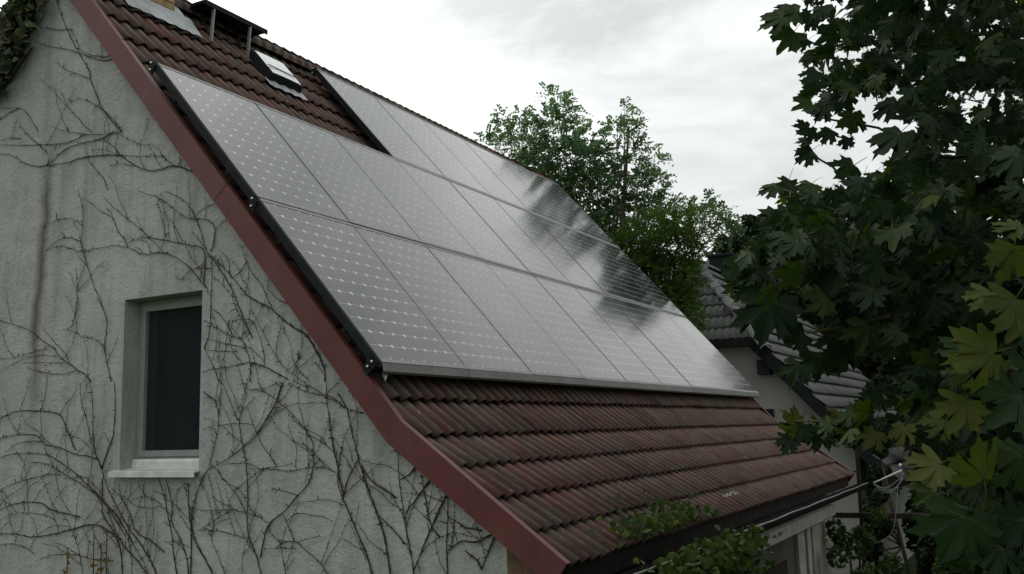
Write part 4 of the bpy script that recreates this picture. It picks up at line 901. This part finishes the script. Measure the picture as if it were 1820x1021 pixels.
clump_tree('mossy_hedge', 'low mossy green hedge under the pergola beam', (3.6, 5.8, 0), [((2.75, 5.9, .75), .42), ((3.15, 5.7, .82), .42), ((3.55, 5.5, .85), .42), ((3.95, 5.4, .8), .45), ((2.45, 6.2, .9), .35)], 800, .055, 'creeper', 'hedge', None, .05)
clump_tree('climbing_shrub', 'tangled leafy shrub at the end of the house eaves', (2.35, 8.6, 0), [((2.3, 8.7, 1.75), .32), ((2.45, 9.1, 1.95), .30), ((2.35, 8.3, 1.35), .36), ((2.6, 8.9, 1.35), .38), ((2.75, 9.4, 1.0), .4), ((2.45, 8.0, .8), .45), ((2.3, 7.2, 1.0), .4), ((2.25, 6.4, .9), .45), ((2.3, 5.6, 1.15), .4), ((2.3, 4.8, 1.2), .4), ((2.75, 8.4, 1.0), .45)], 460, .07, 'creeper', 'shrub', None, .04)

for k, (bx_, by_, hh) in enumerate(((-10.5, -8.5, 5.6), (-15.0, -12.5, 7.0), (11.5, 4.0, 5.2), (10.5, -2.5, 5.0))):
    clump_tree('garden_tree', ('tall dark tree facing the gable window across the lawn', 'broad dark tree at the far lawn end facing the gable', 'leafy tree standing beyond the maple', 'leafy tree growing on the lawn before the maple')[k], (bx_, by_, 0),
               [((bx_, by_, hh), 2.6), ((bx_-2, by_, hh-1), 2.0), ((bx_+2, by_+.5, hh-1.2), 2.1), ((bx_+.5, by_-.8, hh-2.8), 2.2), ((bx_-1, by_, hh-2.6), 2.0)], 1300, .36, 'conifer')
# leafy creeper hanging over the gutter
def small_leaves(mb, pts_, size):
    ol = np.array([(0, -.5, 0), (.42, -.25, .05), (.30, .1, .04), (0, .62, -.05), (-.30, .1, .04), (-.42, -.25, .05)])
    for p in pts_:
        m3 = leaf_matrix(p, size*rng.uniform(.55, 1.25), rnd_unit() - np.array([0, 0, .8]), -CZA*.7 + np.array([0, 0, .7]) + rnd_unit()*.6); mb.add(ol @ m3.T + p, [(0,1,2,3,4,5)])
gc = empty('leafy_creeper', (2.5, 1.6, 2.2)); tag(gc, 'green leafy creeper climbing over the gutter onto the roof tiles', 'creeper')
mb = MB(); pl = []
for _ in range(2300):
    y = rng.triangular(.6, 1.6, 3.6); a = rng.random()
    x = 2.50 + rng.normal(0, .07); z = 2.42 - rng.exponential(.22) + rng.uniform(-.05, .12)
    if z > 2.50: x -= (z - 2.5)*.6
    pl.append(np.array([x, y, z]))
for _ in range(240):
    y = rng.normal(1.75, .5); s = SK_EAVE - abs(rng.normal(0, .11)); q = on_kick(s, y, rng.uniform(.01, .09)); pl.append(q)
small_leaves(mb, pl, .056); mb.build('foliage', M['creeper'], gc)
for k in range(9):
    y = 1.0 + .24*k; pts = [(2.49, y, 1.0), (2.50 + rng.normal(0, .03), y+.1, 1.7), (2.49, y + rng.normal(.1, .1), 2.3), (2.45, y + .15, 2.50)]
    mb = MB(); mb.tube(smooth_line(pts, .1), .006, 5); mb.build('stem', M['stem'], gc)
# white blossom caught on the eave
bl = empty('white_blossom', tuple(on_kick(1.26, 3.45, .08))); tag(bl, 'small white blossom lying at the tile edge', 'blossom')
c0 = on_kick(1.26, 3.45, .07)
for k in range(4):
    mb = MB(); c = c0 + np.array([.02*k - .03, .045*k - .06, rng.normal(0, .01)])
    for j in range(5):
        a = 2*math.pi*j/5; d = np.array([math.cos(a)*.6, math.sin(a)*.5, .5]); m3 = leaf_matrix(c, .032, d, -CZA + rnd_unit()*.4)
        mb.add(np.array([(0,0,0),(.35,.5,.05),(0,1,0),(-.35,.5,.05)]) @ m3.T + c, [(0,1,2,3)])
    mb.build('flower', M['white_paint'], bl)
# ivy over the gable's far slope
iv = empty('ivy', (-3.4, 0, 5)); tag(iv, 'dense dark ivy clinging to the gable top beside the far verge', 'ivy')
mb = MB(); pl = []
while len(pl) < 1500:
    x, y = rng.uniform(-120, 85), rng.uniform(-90, 175)
    lim = 66 - .22*max(y, 0) - max(0, y-60)*.35
    if x < lim + rng.normal(0, 7) and not (x < 18 - y*.7 and y < 30): pl.append(on_y(x, y, YW - rng.uniform(.02, .16)))
small_leaves(mb, pl, .085); mb.build('foliage', M['ivy'], iv)
for pts in ([(70,-20),(50,60),(20,130),(-20,190)], [(40,-20),(25,60),(0,120)], [(58,85),(40,110),(20,140),(0,160)]):
    mb = MB(); mb.tube([on_y(*q, YW-.02) for q in pts], .01, 5); mb.build('stem', M['stem'], iv)
# yellowing shoots low on the wall
ys_ = empty('yellowing_shoots', tuple(on_y(170, 1020, YW-.06))); tag(ys_, 'few yellowing leafy shoots low in front of the creeper', 'plant')
mb = MB(); pl = []
for (px, top) in ((118, 975), (165, 950), (188, 940), (178, 965)):
    for k in range(20): pl.append(on_y(px + rng.normal(0, 3), rng.uniform(top, 1060), YW - rng.uniform(.03, .1)))
    st_ = MB(); st_.tube([on_y(px, 1100, YW-.06), on_y(px+2, top, YW-.05)], .004, 4); st_.build('stem', M['stem'], ys_)
small_leaves(mb, pl, .03); mb.build('foliage', M['yellow'], ys_)

# ------------------------------------------------------------------ neighbouring house
NY = 14.0; NP = R(49.2); tn = math.tan(NP)
nV = np.array([math.cos(NP), 0, -math.sin(NP)]); nN = np.array([math.sin(NP), 0, math.cos(NP)])
NRX = -1.70; HEZ = .06 + G; NRZ = HEZ + tn*(-.08 - NRX)
nh = empty('neighbour_house', (NRX, 18, 0)); tag(nh, 'pale neighbouring house with grey tiled half hipped roof', 'house')
NE_ = (NRZ - (2.24))/tn
NXE = NRX + NE_
wy = NY + .32
def nz(x): return NRZ - abs(x - NRX)*tn - .12
wl = MB(); xw = 1.60; xh = (HEZ - .12 - NRZ)/-tn
wl.add([(2*NRX - xw, wy, 0), (xw, wy, 0), (xw, wy, nz(xw)), (NRX + 1.62, wy, HEZ-.10), (NRX - 1.62, wy, HEZ-.10), (2*NRX - xw, wy, nz(xw))], [(0,1,2,3,4,5)])
wl.add([(xw, wy, 0), (xw, 25, 0), (xw, 25, nz(xw)), (xw, wy, nz(xw))], [(0,1,2,3)])
wl.build('wall', M['neighbour_wall'], nh)
HP = R(52); e_h = (NRZ - HEZ)/math.tan(HP); HA = np.array([NRX, NY + e_h, NRZ])
rf = MB(); off = .05
def dn_(q): return (q[0], q[1], q[2] - off)
hr = np.array([-.08, NY, HEZ]); hl = np.array([2*NRX + .08, NY, HEZ])
er = np.array([NXE, NY, NRZ - NE_*tn]); el_ = np.array([2*NRX - NXE, NY, NRZ - NE_*tn])
rb_ = np.array([NRX, 25, NRZ])
rf.add([dn_(q) for q in (HA, rb_, er + EY*11, er, hr)], [(0,1,2,3,4)][0:1] and [(4,3,2,1,0)])
rf.add([dn_(q) for q in (HA, rb_, el_ + EY*11, el_, hl)], [(0,1,2,3,4)])
rf.add([dn_(q) for q in (HA, hl, hr)], [(0,1,2)])
nroof = rf.build('roof', M['deck'], nh)
slate_me = tile_mesh('slate_tile', M['slate_tile'], .30, .42)
# hip tiles one by one
hV = np.array([0, -math.cos(HP), -math.sin(HP)]); hN = np.array([0, -math.sin(HP), math.cos(HP)]); hx = np.array([1.0, 0, 0])
HLN = (NRZ - HEZ)/math.sin(HP); nrow = int(HLN/.335)
for r in range(nrow+1):
    s = HLN + .02 - .335*r                         # lower edge measured from the apex
    if s < .25: break
    half = 1.62*(s - .12)/HLN
    k = -int(half/.30) - 1
    while k*.30 < half:
        x = NRX + k*.30
        if x >= NRX - half - .05 and x + .30 <= NRX + half + .16:
            o = HA + hV*(s - .42); child_at('tile', slate_me, nroof, frame_matrix((x, o[1], o[2]), hx, -hV, hN))
        k += 1
# the long slope in one field of courses
nf = MB(); L_s = NE_/math.cos(NP); s = L_s + .02
while s > .2:
    base = np.array([NRX, 0, NRZ]) + nV*s
    frac = max(0.0, (HEZ + .0 - base[2]))
    y_start = NY if base[2] < HEZ else NY + e_h*(base[2]-HEZ)/(NRZ-HEZ)
    for c in range(36):
        y = NY + .30*c
        if y < y_start - .15: continue
        o = base - nV*.42; vs, top, fr = tile_geo(.30, .42, 0, 4, .070, .010)
        Mx = frame_matrix((o[0], y, o[2] + rng.normal(0, .002)), EY, -nV, nN); wv = [tuple(Mx @ Vector(q)) for q in vs]; nf.add(wv, top, True)
        o_ = len(nf.v) - len(vs); nf.f += [tuple(o_+i for i in q) for q in fr]; nf.sm += [False]*len(fr)
    s -= .365
tag(nf.build('tile_field', M['slate_tile'], nroof), kind='stuff')
cap = MB(); vs = []
for j, (yy, rr) in enumerate(((0, .095), (.40, .112))):
    for i in range(7): a = R(-10 + 200*i/6); vs.append((rr*math.cos(a)*1.1, yy, rr*math.sin(a)*.8))
cap.add(vs, [(i, i+1, 8+i, 7+i) for i in range(6)], True)
cap.add([vs[7+i] for i in range(7)] + [(vs[7+i][0]*.85, vs[7+i][1], vs[7+i][2]*.82) for i in range(7)], [(i, i+1, 8+i, 7+i) for i in range(6)])
cap_me = cap.mesh('ridge_cap', M['slate_tile'])
for end in (hr, hl):
    d = (end - HA); Ln = np.linalg.norm(d); d /= Ln; sd = np.cross(d, [0, 0, 1]); sd /= np.linalg.norm(sd); u_ = np.cross(sd, d)
    for k in range(int(Ln/.36)+1):
        o = HA + d*.36*k + np.array([0, 0, .0]); child_at('ridge_cap', cap_me, nroof, frame_matrix(o, sd, d, u_))
for k in range(26):
    o = HA + EY*(.36*k); child_at('ridge_cap', cap_me, nroof, frame_matrix((o[0], o[1]+.4, o[2]), (-1, 0, 0), (0, -1, 0), (0, 0, 1)))
# fascia boards, verge and eave
fb = MB(); a, b = hr, er
fb.prism([(a[0]-.02, NY-.02, a[2]-.02), (b[0], NY-.02, b[2]-.02), (b[0]-.02, NY-.02, b[2]-.26), (a[0]-.16, NY-.02, a[2]-.21)], (0, .035, 0)); fb.build('verge_board', M['black_metal'], nh)
fb = MB(); fb.box((2*NRX+.06, NY-.06, HEZ-.17), (-.05, NY-.025, HEZ-.02)); fb.build('hip_fascia', M['black_metal'], nh)
fb = MB(); fb.add([(a[0]-.02, NY+.015, a[2]-.16), (b[0], NY+.015, b[2]-.16), (b[0], wy, b[2]-.16), (a[0]-.02, wy, a[2]-.16)], [(0,1,2,3)]); fb.add([(2*NRX, NY, HEZ-.165), (-.08, NY, HEZ-.165), (-.08, wy+.02, HEZ-.165), (2*NRX, wy+.02, HEZ-.165)], [(0,1,2,3)]); fb.build('soffit', M['dark_brown'], nh)
gm = gutter_mesh(NXE + .05, er[2] - .04, .07, NY, 25); gm.build('gutter', M['dark_zinc'], nh)
pu = MB(); c = on_y(1365, 655, wy); pu.box((c[0]-.15, NY+.03, c[2]-.13), (c[0]+.10, wy, c[2]+.16)); pu.build('purlin_end', M['black_metal'], nh)
nw = MB(); c = on_y(1375, 727, wy); nw.box((c[0]-.95, wy-.03, c[2]-1.1), (c[0], wy+.01, c[2])); nw.build('window', M['blackbox'], nh)
ch = MB(); c1, c2 = on_y(1258, 458, 17.0), on_y(1297, 458, 17.0); ch.box((c1[0], 17.0, c1[2]-1.9), (c2[0]+.02, 17.6, c1[2])); ch.box((c1[0]-.04, 16.96, c1[2]), (c2[0]+.06, 17.64, c1[2]+.06)); ch.build('chimney', M['black_metal'], nh)
dp = MB(); q1 = on_y(1533, 800, wy); dp.tube([(NXE, wy-.1, er[2]-.1), (q1[0]+.10, wy-.07, q1[2]-.05), (q1[0]+.10, wy-.07, .1)], .045, 8); dp.build('downpipe', M['dark_zinc'], nh)
sd_ = empty('satellite_dish', tuple(on_y(1335, 512, 16.0))); tag(sd_, 'small round satellite dish on the neighbouring roof', 'satellite dish')
c = on_y(1334, 500, 16.0); dmb = MB(); nn = np.array([.75, -.45, .25]); nn /= np.linalg.norm(nn); ax = np.cross(nn, [0, 0, 1]); ax /= np.linalg.norm(ax); ay = np.cross(ax, nn); vs = [c]
for j, rr in enumerate((.12, .22, .29)):
    for i in range(16):
        a = 2*math.pi*i/16; vs.append(c + (ax*math.cos(a) + ay*math.sin(a))*rr + nn*(rr*rr*.9))
fs = [(0, 1+i, 1+(i+1) % 16) for i in range(16)]
for j in (0, 1): fs += [(1+16*j+i, 17+16*j+i, 17+16*j+(i+1) % 16, 1+16*j+(i+1) % 16) for i in range(16)]
dmb.add(vs, fs, True); dmb.build('dish', M['pale_board'], sd_)
dmb = MB(); dmb.tube([c, c - np.array([0, 0, .9])], .02, 6); dmb.build('mast', M['zinc'], sd_)

# ------------------------------------------------------------------ garden things by the eave's far end
pg = empty('pergola', tuple(on_y(1527, 915, 9.9)*np.array([1, 1, 0]))); tag(pg, 'dark horizontal pergola beam on thin posts beside the house', 'pergola')
a = on_y(1480, 916, 9.9); b = on_y(1800, 919, 9.4)
mb = MB(); mb.bar(a, b, .06, .075); mb.build('beam', M['dark_brown'], pg)
for px in (1527, 1830):
    q = on_y(px, 916, 9.95 if px < 1600 else 9.3); tp = on_y(1523, 800, 9.95) if px < 1600 else q
    mb = MB(); mb.bar((q[0], q[1], 0), (tp[0], tp[1], tp[2]), .05, .05); mb.build('post', M['dark_brown'], pg)
mb = MB(); q = on_y(1508, 838, 9.9); mb.bar(q, on_y(1528, 839, 9.95), .02, .02); mb.build('hook', M['dark_zinc'], pg)
al = empty('clothes_airer', tuple(on_y(1580, 850, 9.0))); tag(al, 'thin white rod with looped wires hanging over the garden', 'clothes airer')
mb = MB(); mb.tube([on_y(1553, 859, 9.0), on_y(1603, 836, 9.0)], .012, 8); mb.build('rod', M['white_paint'], al)
mb = MB(); mb.sphere(on_y(1600, 827, 9.0), .022); mb.build('knob', M['white_paint'], al)
for pts in ([(1553,860),(1570,870),(1585,871),(1602,856),(1604,838)], [(1553,861),(1572,875),(1590,872),(1603,850)], [(1596,862),(1593,905),(1588,940),(1575,957),(1554,967)], [(1556,862),(1575,868),(1598,852)]):
    mb = MB(); mb.tube(smooth_line([on_y(*q, 9.0) for q in pts], .05), .0045, 5); mb.build('wire', M['wire'], al)
clump_tree('slim_conifer', 'slim dark conifer before the neighbouring side wall', (2.9, 11, 0), px_lobes([(1562,800,.22),(1566,845,.24),(1560,890,.26),(1570,935,.26),(1560,980,.3),(1545,940,.22),(1580,1000,.25),(1548,860,.2),(1552,910,.22)], 11), 900, .08, 'conifer', trunk=.04)
clump_tree('dark_conifer', 'bushy dark conifer hiding the garden end of the side wall', (3.4, 12, 0), px_lobes([(1672,790,.35),(1665,850,.30),(1662,910,.30),(1668,960,.34),(1700,900,.5),(1650,1000,.25),(1700,1000,.5),(1720,820,.5)], 12), 1100, .09, 'conifer', trunk=.05)
fr_ = empty('yellow_apple', tuple(on_y(1468, 958, 7.6))); tag(fr_, 'pale yellow apple hanging by the corner boards', 'apple')
c = on_y(1468, 958, 7.6); mb = MB(); mb.sphere(c, .034, 12, 8, (1, 1, .92)); mb.build('fruit', simple('apple_skin', (.45, .42, .16), .5), fr_)
mb = MB(); mb.tube([c + np.array([0, 0, .03]), c + np.array([.005, 0, .07])], .003, 5); mb.build('stalk', M['stem'], fr_)
pt = empty('clay_pot', (4.36, -.6, 0)); c = at_depth(1735, 985, 4.6); tag(pt, 'terracotta clay pot under the maple leaves', 'pot')
prof = [(.05, -.24), (.085, -.24), (.125, 0), (.142, 0), (.142, .045), (.122, .045), (.105, -.01)]
vs = []; fs = []
for j, (r_, z_) in enumerate(prof):
    for i in range(20): a = 2*math.pi*i/20; vs.append((c[0]+r_*math.cos(a), c[1]+r_*math.sin(a), c[2]+z_))
for j in range(len(prof)-1):
    for i in range(20): fs.append((j*20+i, j*20+(i+1) % 20, (j+1)*20+(i+1) % 20, (j+1)*20+i))
mb = MB(); mb.add(vs, fs, True); mb.build('pot_wall', M['terracotta'], pt)
mb = MB(); mb.bar((c[0], c[1], 0), (c[0], c[1], c[2]-.24), .16, .16); mb.box((c[0]-.14, c[1]-.14, c[2]-.27), (c[0]+.14, c[1]+.14, c[2]-.242)); mb.build('stand', M['brown_wood'], pt)
